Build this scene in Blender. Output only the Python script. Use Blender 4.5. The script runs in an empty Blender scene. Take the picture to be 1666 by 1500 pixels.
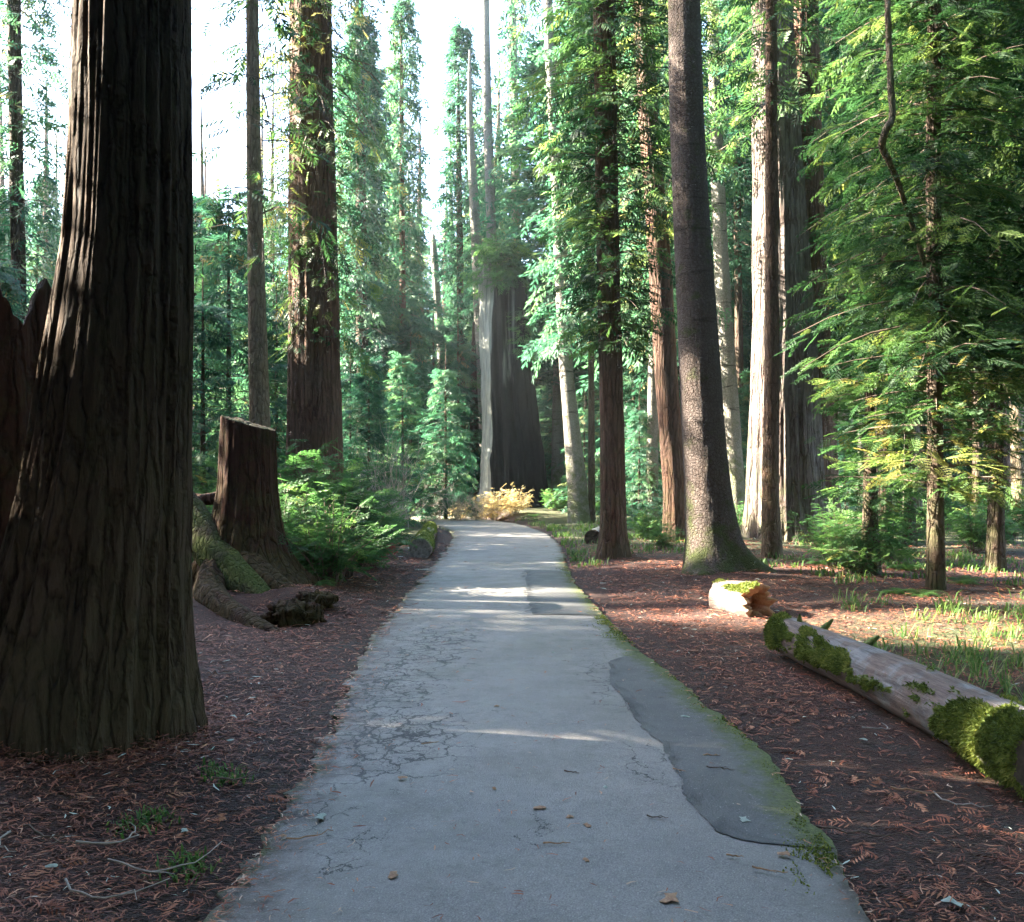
import bpy, math, random
import numpy as np
from mathutils import Vector, Matrix

R = math.radians
scn = bpy.context.scene
rng = np.random.default_rng(7)
random.seed(7)

# ------------------------------------------------------------------ camera, light, exposure
CAM_H = 1.65
F = 1500.0          # focal length in photo pixels (photo 1666 x 1500)
CX, HY = 833.0, 780.0
SUN_AZ = 78.0       # degrees left of the view direction
SUN_EL = 30.0

cam_d = bpy.data.cameras.new('camera')
cam = bpy.data.objects.new('camera', cam_d)
scn.collection.objects.link(cam)
cam.location = (0, 0, CAM_H)
cam.rotation_euler = (R(90), 0, 0)
cam_d.sensor_fit = 'HORIZONTAL'
cam_d.sensor_width = 36.0
cam_d.lens = 36.0 * F / 1666.0
cam_d.shift_y = 30.0 / 1666.0
cam_d.clip_end = 2000
scn.camera = cam

world = bpy.data.worlds.new('World')
scn.world = world
world.use_nodes = True
wn = world.node_tree
bg = wn.nodes['Background']
sky = wn.nodes.new('ShaderNodeTexSky')
sky.sky_type = 'NISHITA'
sky.sun_disc = False
sky.sun_elevation = R(SUN_EL)
sky.sun_rotation = R(-SUN_AZ)
sky.air_density = 1.0
sky.dust_density = 2.0
sky.ozone_density = 1.6
wn.links.new(sky.outputs[0], bg.inputs[0])
bg.inputs[1].default_value = 0.085

sun_d = bpy.data.lights.new('sun', 'SUN')
sun_d.energy = 5.0
sun_d.angle = R(0.5)
sun_d.color = (1.0, 0.90, 0.74)
sun = bpy.data.objects.new('sun', sun_d)
scn.collection.objects.link(sun)
S = np.array([-math.sin(R(SUN_AZ)) * math.cos(R(SUN_EL)), math.cos(R(SUN_AZ)) * math.cos(R(SUN_EL)), math.sin(R(SUN_EL))])
sun.rotation_euler = Vector(S).to_track_quat('Z', 'Y').to_euler()
sun.location = (-60, 35, 60)

scn.view_settings.view_transform = 'Standard'
scn.view_settings.look = 'None'
scn.view_settings.gamma = 1.0
scn.view_settings.use_curve_mapping = False
scn.view_settings.exposure = 4.35
HAZE = 0.0003

scn.cycles.use_denoising = True
scn.cycles.max_bounces = 6
scn.cycles.diffuse_bounces = 4
scn.cycles.glossy_bounces = 2
scn.cycles.transmission_bounces = 4
scn.cycles.volume_bounces = 1
scn.cycles.transparent_max_bounces = 4
scn.cycles.sample_clamp_indirect = 6.0
scn.cycles.use_adaptive_sampling = True

# ------------------------------------------------------------------ helpers
def at(px, py, D):
    return (px - CX) / F * D, CAM_H - (py - HY) / F * D

def gx(px, D):
    return (px - CX) / F * D

def _h(ix, iy, iz):
    n = (ix.astype(np.int64) * 374761393 + iy.astype(np.int64) * 668265263 + iz.astype(np.int64) * 2147483647 * 13) & 0xffffffff
    n = (n ^ (n >> 13)) * 1274126177 & 0xffffffff
    n = (n ^ (n >> 16)) * 2246822519 & 0xffffffff
    n = n ^ (n >> 15)
    return n.astype(np.float64) / 4294967295.0

def vnoise(x, y, z=0.0, seed=0):
    x = np.asarray(x, float); y = np.asarray(y, float); z = np.zeros_like(x) + z + seed * 17.3
    xi, yi, zi = np.floor(x), np.floor(y), np.floor(z)
    fx, fy, fz = x - xi, y - yi, z - zi
    fx = fx * fx * (3 - 2 * fx); fy = fy * fy * (3 - 2 * fy); fz = fz * fz * (3 - 2 * fz)
    out = 0
    for dx in (0, 1):
        for dy in (0, 1):
            for dz in (0, 1):
                w = (fx if dx else 1 - fx) * (fy if dy else 1 - fy) * (fz if dz else 1 - fz)
                out = out + w * _h(xi + dx, yi + dy, zi + dz)
    return out * 2 - 1

def fbm(x, y, z=0.0, o=4, seed=0):
    a, s, t = 1.0, 0.0, 0.0
    for i in range(o):
        s = s + a * vnoise(np.asarray(x) * 2 ** i, np.asarray(y) * 2 ** i, np.asarray(z) * 2 ** i, seed + i)
        t += a; a *= 0.5
    return s / t

def tag(o, label=None, cat=None, group=None, kind=None):
    if label: o['label'] = label
    if cat: o['category'] = cat
    if group: o['group'] = group
    if kind: o['kind'] = kind
    return o

def mesh_np(name, V, faces, mats, attrs=None, mat_idx=None, smooth=False):
    """faces: (n,3) or (n,4) int array"""
    V = np.asarray(V, np.float32); faces = np.asarray(faces, np.int32)
    me = bpy.data.meshes.new(name)
    me.vertices.add(len(V)); me.vertices.foreach_set('co', V.ravel())
    k = faces.shape[1]
    me.loops.add(len(faces) * k); me.loops.foreach_set('vertex_index', faces.ravel())
    me.polygons.add(len(faces))
    me.polygons.foreach_set('loop_start', np.arange(0, len(faces) * k, k, dtype=np.int32))
    me.polygons.foreach_set('loop_total', np.full(len(faces), k, np.int32))
    for m in mats: me.materials.append(m)
    if mat_idx is not None: me.polygons.foreach_set('material_index', np.asarray(mat_idx, np.int32))
    if smooth: me.polygons.foreach_set('use_smooth', np.ones(len(faces), bool))
    me.update(calc_edges=True)
    for an, av in (attrs or {}).items():
        a = me.attributes.new(an, 'FLOAT', 'POINT')
        a.data.foreach_set('value', np.asarray(av, np.float32))
    return me

def link(name, me, parent=None, loc=None, rotz=0.0, scale=None):
    o = bpy.data.objects.new(name, me)
    scn.collection.objects.link(o)
    if parent is not None: o.parent = parent
    if loc is not None: o.location = loc
    if rotz: o.rotation_euler = (0, 0, rotz)
    if scale is not None: o.scale = (scale,) * 3 if np.isscalar(scale) else scale
    return o

def empty(name, loc, rotz=0.0):
    o = bpy.data.objects.new(name, None)
    scn.collection.objects.link(o)
    o.location = loc; o.rotation_euler = (0, 0, rotz)
    o.empty_display_size = 0.3
    return o

def smooth01(a, b, x):
    t = np.clip((x - a) / (b - a), 0, 1)
    return t * t * (3 - 2 * t)

# ------------------------------------------------------------------ materials
def new_mat(name):
    m = bpy.data.materials.new(name); m.use_nodes = True
    nt = m.node_tree
    b = nt.nodes['Principled BSDF']
    return m, nt, b

class N:
    """tiny node-building helper"""
    def __init__(s, nt): s.nt = nt
    def node(s, t, **kw):
        n = s.nt.nodes.new(t)
        for k, v in kw.items(): setattr(n, k, v)
        return n
    def put(s, sock, v):
        if hasattr(v, 'is_output'): s.nt.links.new(v, sock)
        elif isinstance(v, (tuple, list)) and sock.type == 'RGBA' and len(v) == 3: sock.default_value = (*v, 1)
        else: sock.default_value = v
    def attr(s, name): return s.node('ShaderNodeAttribute', attribute_name=name).outputs['Fac']
    def coord(s, k='Object'): return s.node('ShaderNodeTexCoord').outputs[k]
    def mapping(s, v, sc=(1, 1, 1), loc=(0, 0, 0)):
        n = s.node('ShaderNodeMapping'); s.put(n.inputs[0], v); n.inputs['Scale'].default_value = sc; n.inputs['Location'].default_value = loc
        return n.outputs[0]
    def noise(s, v, scale, detail=4, rough=0.6, dist=0.0, out='Fac'):
        n = s.node('ShaderNodeTexNoise'); s.put(n.inputs['Vector'], v); n.inputs['Scale'].default_value = scale
        n.inputs['Detail'].default_value = detail; n.inputs['Roughness'].default_value = rough; n.inputs['Distortion'].default_value = dist
        return n.outputs[out]
    def vor(s, v, scale, feature='F1', out='Distance', rnd=1.0):
        n = s.node('ShaderNodeTexVoronoi', feature=feature); s.put(n.inputs['Vector'], v); n.inputs['Scale'].default_value = scale
        n.inputs['Randomness'].default_value = rnd
        return n.outputs[out]
    def ramp(s, f, stops, interp='LINEAR'):
        n = s.node('ShaderNodeValToRGB'); s.put(n.inputs[0], f); e = n.color_ramp.elements
        n.color_ramp.interpolation = interp
        while len(e) < len(stops): e.new(0.5)
        for i, (p, c) in enumerate(stops):
            e[i].position = p
            e[i].color = (*c, 1) if isinstance(c, (tuple, list)) else (c, c, c, 1)
        return n.outputs[0]
    def math(s, op, a, b=0.0, c=None, clamp=False):
        n = s.node('ShaderNodeMath', operation=op, use_clamp=clamp); s.put(n.inputs[0], a); s.put(n.inputs[1], b)
        if c is not None: s.put(n.inputs[2], c)
        return n.outputs[0]
    def mix(s, f, a, b, mode='MIX'):
        n = s.node('ShaderNodeMix', data_type='RGBA', blend_type=mode)
        s.put(n.inputs[0], f); s.put(n.inputs[6], a); s.put(n.inputs[7], b)
        return n.outputs[2]
    def mapr(s, f, a, b, c=0.0, d=1.0):
        n = s.node('ShaderNodeMapRange'); s.put(n.inputs[0], f)
        for i, v in enumerate((a, b, c, d)): n.inputs[i + 1].default_value = v
        return n.outputs[0]
    def vadd(s, a, b, k=1.0):
        m = s.node('ShaderNodeVectorMath', operation='SCALE'); s.put(m.inputs[0], b); m.inputs['Scale'].default_value = k
        n = s.node('ShaderNodeVectorMath', operation='ADD'); s.put(n.inputs[0], a); s.put(n.inputs[1], m.outputs[0])
        return n.outputs[0]
    def bump(s, h, strength=0.5, dist=0.02, normal=None):
        n = s.node('ShaderNodeBump'); s.put(n.inputs['Height'], h); n.inputs['Strength'].default_value = strength; n.inputs['Distance'].default_value = dist
        if normal is not None: s.put(n.inputs['Normal'], normal)
        return n.outputs[0]

def leaf_mat(name, ramp, trans=0.45, rough=0.6):
    m, nt, b = new_mat(name); n = N(nt)
    v = n.attr('var')
    oi = n.node('ShaderNodeObjectInfo').outputs['Random']
    f = n.math('ADD', v, n.math('MULTIPLY', n.math('SUBTRACT', oi, 0.5), 0.30), clamp=True)
    col = n.ramp(f, ramp)
    n.put(b.inputs['Base Color'], col); b.inputs['Roughness'].default_value = rough
    b.inputs['Specular IOR Level'].default_value = 0.35
    t = n.node('ShaderNodeBsdfTranslucent')
    hs = n.node('ShaderNodeHueSaturation'); hs.inputs['Hue'].default_value = 0.485; hs.inputs['Value'].default_value = 1.9; n.put(hs.inputs['Color'], col)
    n.put(t.inputs[0], hs.outputs[0])
    mx = n.node('ShaderNodeMixShader'); mx.inputs[0].default_value = trans
    nt.links.new(b.outputs[0], mx.inputs[1]); nt.links.new(t.outputs[0], mx.inputs[2])
    nt.links.new(mx.outputs[0], nt.nodes['Material Output'].inputs[0])
    return m

G_REDWOOD = [(0.0, (0.008, 0.026, 0.011)), (0.35, (0.018, 0.058, 0.018)), (0.65, (0.048, 0.105, 0.024)), (0.9, (0.13, 0.18, 0.04)), (1.0, (0.22, 0.20, 0.05))]
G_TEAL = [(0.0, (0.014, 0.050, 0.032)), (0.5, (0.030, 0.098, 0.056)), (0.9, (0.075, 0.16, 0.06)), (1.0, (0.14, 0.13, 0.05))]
M = {}
M['leaf'] = leaf_mat('redwood_needles', G_REDWOOD)
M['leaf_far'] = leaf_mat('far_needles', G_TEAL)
M['leaf_bush'] = leaf_mat('bush_leaves', [(0.0, (0.018, 0.055, 0.018)), (0.5, (0.04, 0.12, 0.03)), (0.92, (0.10, 0.19, 0.045)), (1.0, (0.20, 0.20, 0.05))])
M['leaf_gold'] = leaf_mat('golden_leaves', [(0.0, (0.14, 0.11, 0.04)), (0.5, (0.40, 0.33, 0.14)), (1.0, (0.55, 0.47, 0.24))], 0.5)
M['leaf_red'] = leaf_mat('russet_fern', [(0.0, (0.10, 0.015, 0.010)), (0.6, (0.22, 0.04, 0.02)), (1.0, (0.30, 0.10, 0.03))], 0.3)
M['leaf_yellow'] = leaf_mat('yellow_fern', [(0.0, (0.12, 0.09, 0.015)), (0.6, (0.30, 0.22, 0.03)), (1.0, (0.45, 0.34, 0.06))], 0.4)
M['fern'] = leaf_mat('fern_green', [(0.0, (0.03, 0.08, 0.02)), (0.6, (0.06, 0.14, 0.03)), (1.0, (0.14, 0.22, 0.05))], 0.4)
M['grass'] = leaf_mat('grass_blades', [(0.0, (0.03, 0.08, 0.015)), (0.6, (0.07, 0.14, 0.03)), (1.0, (0.22, 0.22, 0.08))], 0.4)
M['moss'] = leaf_mat('moss_tufts', [(0.0, (0.025, 0.045, 0.008)), (0.5, (0.085, 0.12, 0.018)), (1.0, (0.24, 0.26, 0.06))], 0.25, 0.9)

def bark_mat(name, ridge, furrow, moss=0.0, vs=0.09, scale=14.0, tint=(0.2, 0.2, 0.2), tintf=0.3, bs=0.9, mossh=2.5, rings=0.0):
    m, nt, b = new_mat(name); n = N(nt)
    co = n.coord('Object')
    st = n.mapping(co, (1, 1, vs))
    fine = n.noise(n.mapping(co, (1, 1, min(1.0, vs * 2.2))), scale * 2.4, 7, 0.72, 0.5)
    wv = n.vadd(n.mapping(co, (1, 1, vs * 1.6)), n.noise(co, scale * 0.35, 3, 0.6, out='Color'), 0.06)
    fis = n.mapr(n.vor(wv, scale * 0.75, 'DISTANCE_TO_EDGE'), 0.0, 0.16)
    mid = n.noise(st, scale * 0.8, 4, 0.6, 0.6)
    big = n.noise(co, 0.9, 3, 0.6)
    fur = n.attr('furrow')
    f = n.math('ADD', n.math('MULTIPLY', fur, 0.35), n.math('MULTIPLY', n.mapr(fine, 0.36, 0.64), 0.45), clamp=True)
    f = n.math('ADD', f, n.math('MULTIPLY', n.math('SUBTRACT', fis, 0.45), 0.45), clamp=True)
    col = n.ramp(f, [(0.08, furrow), (0.45, tuple(0.5 * (a + c) for a, c in zip(ridge, furrow))), (0.9, ridge)])
    col = n.mix(n.math('MULTIPLY', n.mapr(big, 0.4, 0.65), tintf), col, tint)
    if rings:
        z = n.mapping(co, (0.6, 0.6, 5.0))
        rg = n.noise(z, 1.3, 3, 0.7, 0.3)
        col = n.mix(n.math('MULTIPLY', n.mapr(rg, 0.63, 0.70), rings), col, tuple(c * 0.35 for c in furrow))
    if moss:
        sx = n.node('ShaderNodeSeparateXYZ'); n.put(sx.inputs[0], co)
        hm = n.mapr(sx.outputs[2], mossh, 0.0)
        mk = n.math('MULTIPLY', n.mapr(n.math('ADD', n.noise(co, 3.0, 5, 0.65), n.math('MULTIPLY', hm, 0.22)), 0.56, 0.74), moss, clamp=True)
        col = n.mix(mk, col, n.ramp(fine, [(0.3, (0.03, 0.05, 0.01)), (0.7, (0.10, 0.13, 0.03))]))
    n.put(b.inputs['Base Color'], col)
    b.inputs['Roughness'].default_value = 0.9
    b.inputs['Specular IOR Level'].default_value = 0.2
    h = n.math('ADD', n.math('ADD', n.math('MULTIPLY', fine, 0.8), n.math('MULTIPLY', mid, 0.8)), n.math('MULTIPLY', fis, 0.7))
    n.put(b.inputs['Normal'], n.bump(h, bs, 0.09))
    return m

M['bark_big'] = bark_mat('redwood_bark_old', (0.125, 0.085, 0.06), (0.022, 0.008, 0.005), 0.15, 0.07, 16, (0.09, 0.075, 0.05), 0.3, 1.0, 3.2)
M['bark_red'] = bark_mat('redwood_bark', (0.17, 0.095, 0.065), (0.045, 0.017, 0.011), 0.25, 0.07, 14, (0.14, 0.11, 0.085), 0.4)
M['bark_grey_red'] = bark_mat('weathered_redwood_bark', (0.16, 0.125, 0.11), (0.05, 0.026, 0.02), 0.4, 0.05, 12, (0.24, 0.24, 0.22), 0.35, 1.0, 3)
M['bark_spruce'] = bark_mat('spruce_bark', (0.135, 0.11, 0.095), (0.055, 0.032, 0.025), 0.8, 0.55, 26, (0.16, 0.13, 0.12), 0.4, 0.8, 1.2, 0.5)
M['bark_pale'] = bark_mat('pale_bark', (0.21, 0.195, 0.17), (0.09, 0.075, 0.06), 0.7, 0.5, 16, (0.22, 0.22, 0.19), 0.4, 0.6, 4.0, 0.9)
M['bark_brown'] = bark_mat('slim_brown_bark', (0.32, 0.25, 0.17), (0.11, 0.075, 0.05), 0.4, 0.15, 18, (0.2, 0.18, 0.14), 0.3, 0.8, 3)
M['bark_pole'] = bark_mat('brown_pole_bark', (0.17, 0.105, 0.07), (0.06, 0.032, 0.022), 0.3, 0.15, 18, (0.13, 0.10, 0.075), 0.3, 0.8, 3)
M['bark_dark'] = bark_mat('dark_bark', (0.11, 0.075, 0.055), (0.035, 0.02, 0.015), 0.4, 0.12, 14, (0.09, 0.08, 0.06), 0.4)
M['stump_wood'] = bark_mat('rotten_stump_wood', (0.075, 0.032, 0.02), (0.022, 0.008, 0.005), 0.25, 0.08, 13, (0.055, 0.035, 0.02), 0.3)
M['snag_pale'] = bark_mat('bleached_snag_wood', (0.46, 0.44, 0.40), (0.20, 0.19, 0.18), 0.25, 0.05, 6, (0.30, 0.33, 0.31), 0.5)
M['snag_char'] = bark_mat('charred_snag_wood', (0.09, 0.09, 0.085), (0.015, 0.014, 0.013), 0.3, 0.06, 5, (0.16, 0.18, 0.17), 0.5)

def simple_mat(name, c1, c2, scale=20, rough=0.85, bs=0.4, stretch=(1, 1, 1)):
    m, nt, b = new_mat(name); n = N(nt)
    co = n.mapping(n.coord('Object'), stretch)
    f = n.noise(co, scale, 5, 0.65, 0.3)
    n.put(b.inputs['Base Color'], n.ramp(f, [(0.3, c1), (0.7, c2)]))
    b.inputs['Roughness'].default_value = rough
    n.put(b.inputs['Normal'], n.bump(f, bs, 0.01))
    return m
M['twig'] = simple_mat('bare_twig', (0.06, 0.04, 0.03), (0.14, 0.10, 0.07), 30)
M['twig_grey'] = simple_mat('grey_twig', (0.20, 0.17, 0.15), (0.36, 0.32, 0.28), 30)
M['leaf_dead'] = simple_mat('dead_leaf', (0.22, 0.11, 0.06), (0.42, 0.26, 0.15), 60)
M['leaf_pale'] = simple_mat('pale_lichen', (0.20, 0.25, 0.21), (0.36, 0.40, 0.34), 60)
M['cut_wood'] = simple_mat('orange_heartwood', (0.28, 0.11, 0.05), (0.55, 0.32, 0.17), 14, 0.8, 0.8)
M['cut_dark'] = simple_mat('dark_rotten_core', (0.03, 0.022, 0.018), (0.11, 0.075, 0.055), 14, 0.9, 0.8)

# litter pieces
def litter_mat():
    m, nt, b = new_mat('needle_litter'); n = N(nt)
    v = n.attr('var')
    col = n.ramp(v, [(0.0, (0.03, 0.010, 0.006)), (0.3, (0.12, 0.034, 0.016)), (0.6, (0.27, 0.080, 0.036)), (0.82, (0.42, 0.18, 0.09)), (0.985, (0.42, 0.33, 0.25)), (1.0, (0.42, 0.46, 0.38))])
    n.put(b.inputs['Base Color'], col); b.inputs['Roughness'].default_value = 0.75
    return m
M['litter'] = litter_mat()

def ground_mat():
    m, nt, b = new_mat('forest_floor'); n = N(nt)
    co = n.coord('Object')
    d = n.vadd(co, n.noise(co, 4, 3, 0.6, out='Color'), 0.15)
    a = n.noise(d, 38, 8, 0.75, 1.5)
    c = n.noise(co, 1.1, 4, 0.6)
    v = n.vor(n.mapping(d, (1, 2.2, 1)), 36)
    col = n.ramp(a, [(0.3, (0.014, 0.005, 0.004)), (0.5, (0.060, 0.019, 0.011)), (0.66, (0.15, 0.048, 0.025)), (0.8, (0.25, 0.11, 0.065))])
    soil = n.ramp(a, [(0.35, (0.032, 0.022, 0.018)), (0.65, (0.085, 0.060, 0.050))])
    col = n.mix(n.mapr(c, 0.55, 0.68), col, soil)
    edge = n.attr('verge')
    col = n.mix(n.math('MULTIPLY', edge, n.mapr(n.noise(co, 5, 4, 0.7), 0.35, 0.6), clamp=True), col, soil)
    gr = n.attr('green')
    col = n.mix(n.math('MULTIPLY', gr, n.mapr(n.noise(co, 6, 5, 0.7), 0.35, 0.55), clamp=True), col, n.ramp(a, [(0.3, (0.025, 0.05, 0.012)), (0.7, (0.09, 0.13, 0.03))]))
    n.put(b.inputs['Base Color'], col)
    b.inputs['Roughness'].default_value = 0.85
    n.put(b.inputs['Normal'], n.bump(n.math('ADD', n.math('MULTIPLY', a, 1.3), v), 1.0, 0.05))
    return m
M['ground'] = ground_mat()

def path_mat(name, base1, base2, patch=False):
    m, nt, b = new_mat(name); n = N(nt)
    co = n.coord('Object')
    grain = n.noise(co, 160, 3, 0.7)
    grit = n.vor(co, 95)
    blot = n.noise(co, 1.7, 5, 0.62)
    blot2 = n.noise(co, 7.0, 5, 0.7)
    col = n.mix(n.mapr(blot, 0.35, 0.65), base1, base2)
    col = n.mix(n.math('MULTIPLY', n.mapr(blot2, 0.42, 0.7), 0.45), col, tuple(c * 0.62 for c in base1))
    col = n.mix(n.mapr(grain, 0.42, 0.62, 0.0, 0.7), col, tuple(c * 1.7 for c in base2))
    stain = n.mapr(n.noise(co, 0.9, 5, 0.7, 0.5), 0.5, 0.66, 0.0, 0.55)
    col = n.mix(stain, col, tuple(c * k for c, k in zip(base1, (0.86, 0.88, 0.72))))
    col = n.mix(n.mapr(n.noise(co, 26, 5, 0.75), 0.52, 0.7, 0.0, 0.5), col, tuple(c * 0.45 for c in base1))
    dirt = n.math('MULTIPLY', n.attr('dirt'), n.mapr(n.noise(co, 6, 6, 0.75), 0.36, 0.6), clamp=True)
    col = n.mix(dirt, col, n.ramp(n.noise(co, 60, 3, 0.7), [(0.35, (0.022, 0.013, 0.011)), (0.65, (0.10, 0.055, 0.04))]))
    # stony aggregate
    cellc = n.vor(co, 95, out='Color')
    sep = n.node('ShaderNodeSeparateColor'); n.put(sep.inputs[0], cellc)
    speck = n.math('MULTIPLY', n.math('GREATER_THAN', sep.outputs[0], 0.93), n.math('LESS_THAN', grit, 0.35))
    col = n.mix(n.math('MULTIPLY', speck, 0.6), col, (0.34, 0.33, 0.31))
    # cracks: warped cell borders where the crack attribute is high
    wco = n.vadd(co, n.noise(co, 9, 4, 0.7, out='Color'), 0.16)
    wco = n.vadd(wco, n.noise(co, 2.2, 2, 0.5, out='Color'), 0.35)
    e1 = n.vor(wco, 4.6, 'DISTANCE_TO_EDGE')
    e2 = n.vor(wco, 10.5, 'DISTANCE_TO_EDGE')
    cr = n.attr('crack')
    gate = n.math('ADD', cr, n.math('MULTIPLY', n.math('SUBTRACT', n.noise(co, 5, 4, 0.7), 0.5), 1.5))
    w1 = n.math('MULTIPLY', n.mapr(gate, 0.12, 0.9), 0.055)
    w2 = n.math('MULTIPLY', n.mapr(gate, 0.45, 1.1), 0.050)
    k1 = n.math('SUBTRACT', 1.0, n.math('DIVIDE', e1, n.math('ADD', w1, 0.0005)), clamp=True)
    k2 = n.math('SUBTRACT', 1.0, n.math('DIVIDE', e2, n.math('ADD', w2, 0.0005)), clamp=True)
    k = n.math('MULTIPLY', n.math('MAXIMUM', k1, k2), 2.6, clamp=True)
    seam = n.attr('seam')
    k = n.math('MAXIMUM', k, seam)
    col = n.mix(k, col, (0.012, 0.012, 0.013))
    # moss by the edges
    ms = n.attr('moss')
    mf = n.mapr(n.math('ADD', ms, n.math('MULTIPLY', n.math('SUBTRACT', n.noise(co, 7, 6, 0.75), 0.5), 1.1)), 0.42, 0.78)
    mcol = n.ramp(n.noise(co, 50, 4, 0.7), [(0.3, (0.026, 0.038, 0.012)), (0.7, (0.105, 0.125, 0.035))])
    col = n.mix(mf, col, mcol)
    n.put(b.inputs['Base Color'], col)
    rough = n.mapr(n.noise(co, 3, 4, 0.6), 0.3, 0.7, 0.42 if not patch else 0.5, 0.68)
    n.put(b.inputs['Roughness'], n.math('ADD', rough, n.math('MULTIPLY', mf, 0.3), clamp=True))
    b.inputs['Specular IOR Level'].default_value = 0.5
    h = n.math('ADD', n.math('MULTIPLY', grain, 0.5), n.math('MULTIPLY', grit, 0.35))
    h = n.math('ADD', n.math('MULTIPLY', blot2, 0.5), h)
    h = n.math('SUBTRACT', h, n.math('MULTIPLY', k, 1.6))
    h = n.math('ADD', h, n.math('MULTIPLY', mf, 0.8))
    n.put(b.inputs['Normal'], n.bump(h, 0.55, 0.012))
    return m
M['path'] = path_mat('worn_asphalt', (0.120, 0.112, 0.106), (0.172, 0.160, 0.150))
M['patch'] = path_mat('asphalt_patch', (0.050, 0.051, 0.052), (0.072, 0.072, 0.071), True)

def log_mat():
    m, nt, b = new_mat('weathered_log_wood'); n = N(nt)
    co = n.coord('Object')
    st = n.mapping(co, (0.12, 1, 1))       # the log runs along its own x axis
    a = n.noise(st, 30, 6, 0.7, 0.4)
    c = n.noise(co, 4, 5, 0.65)
    col = n.ramp(a, [(0.3, (0.06, 0.055, 0.055)), (0.5, (0.15, 0.15, 0.155)), (0.75, (0.27, 0.265, 0.26))])
    br = n.attr('brown')
    col = n.mix(n.math('MULTIPLY', n.mapr(n.math('ADD', c, n.math('MULTIPLY', br, 0.3)), 0.5, 0.66), 0.85), col, n.ramp(a, [(0.3, (0.05, 0.03, 0.022)), (0.7, (0.17, 0.11, 0.085))]))
    ms = n.attr('moss')
    col = n.mix(n.mapr(n.math('ADD', ms, n.math('MULTIPLY', n.math('SUBTRACT', n.noise(co, 24, 4, 0.7), 0.5), 1.2)), 0.15, 0.75), col, n.ramp(a, [(0.3, (0.04, 0.08, 0.01)), (0.7, (0.14, 0.18, 0.025))]))
    n.put(b.inputs['Base Color'], col); b.inputs['Roughness'].default_value = 0.8
    n.put(b.inputs['Normal'], n.bump(n.math('ADD', a, c), 0.8, 0.02))
    return m
M['log'] = log_mat()

# ------------------------------------------------------------------ where the path runs, how the ground lies
def cr_spline(pts, n):
    pts = np.array(pts, float); k = len(pts)
    P = np.vstack([2 * pts[0] - pts[1], pts, 2 * pts[-1] - pts[-2]])
    out = []
    for i in range(k - 1):
        p0, p1, p2, p3 = P[i], P[i + 1], P[i + 2], P[i + 3]
        d = np.linalg.norm(p2 - p1); m = max(2, int(round(n(i) if callable(n) else n)))
        for t in np.linspace(0, 1, m, endpoint=False):
            out.append(0.5 * ((2 * p1) + (p2 - p0) * t + (2 * p0 - 5 * p1 + 4 * p2 - p3) * t ** 2 + (3 * p1 - p0 - 3 * p2 + p3) * t ** 3))
    out.append(P[-2])
    return np.array(out)

LEFT = [(-1.1, -6), (-1.08, 0), (-1.08, 3.0), (-1.11, 4.3), (-1.12, 5.0), (-1.15, 5.6), (-1.29, 7.1), (-1.41, 9.5), (-1.46, 11.5), (-1.48, 15.5), (-1.49, 20.6), (-1.62, 25.3), (-2.0, 29.5), (-3.0, 34.2), (-4.5, 40.5), (-6.6, 50.0), (-9.0, 63.0), (-13, 80)]
RIGHT = [(1.3, -6), (1.3, 0), (1.32, 3.1), (1.39, 4.1), (1.45, 5.0), (1.45, 5.9), (1.30, 7.5), (1.14, 9.8), (1.05, 11.6), (0.98, 15.5), (1.14, 20.6), (1.12, 24.8), (0.92, 28.2), (0.25, 33.0), (-1.4, 38.2), (-3.9, 47.6), (-6.6, 61.0), (-10.5, 79)]
_nn = [4, 10, 40, 24, 24, 30, 40, 30, 40, 40, 40, 40, 30, 24, 20, 16, 10]
EL = cr_spline(LEFT, lambda i: _nn[i]); ER = cr_spline(RIGHT, lambda i: _nn[i])
CL = 0.5 * (EL + ER); HW = 0.5 * np.linalg.norm(EL - ER, axis=1)
_tan = np.gradient(CL, axis=0); _tan /= np.linalg.norm(_tan, axis=1)[:, None]

def path_dist(x, y):
    """distance outside the path edge (negative on it) and the side (+1 right, -1 left)"""
    x = np.asarray(x, float).ravel(); y = np.asarray(y, float).ravel()
    d = np.empty(len(x)); s = np.empty(len(x))
    for i in range(0, len(x), 20000):
        dx = x[i:i + 20000, None] - CL[None, :, 0]; dy = y[i:i + 20000, None] - CL[None, :, 1]
        dd = dx * dx + dy * dy
        j = dd.argmin(1); r = np.arange(len(j))
        d[i:i + 20000] = np.sqrt(dd[r, j]) - HW[j]
        s[i:i + 20000] = np.sign(dx[r, j] * _tan[j, 1] - dy[r, j] * _tan[j, 0])
    return d, s

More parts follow.
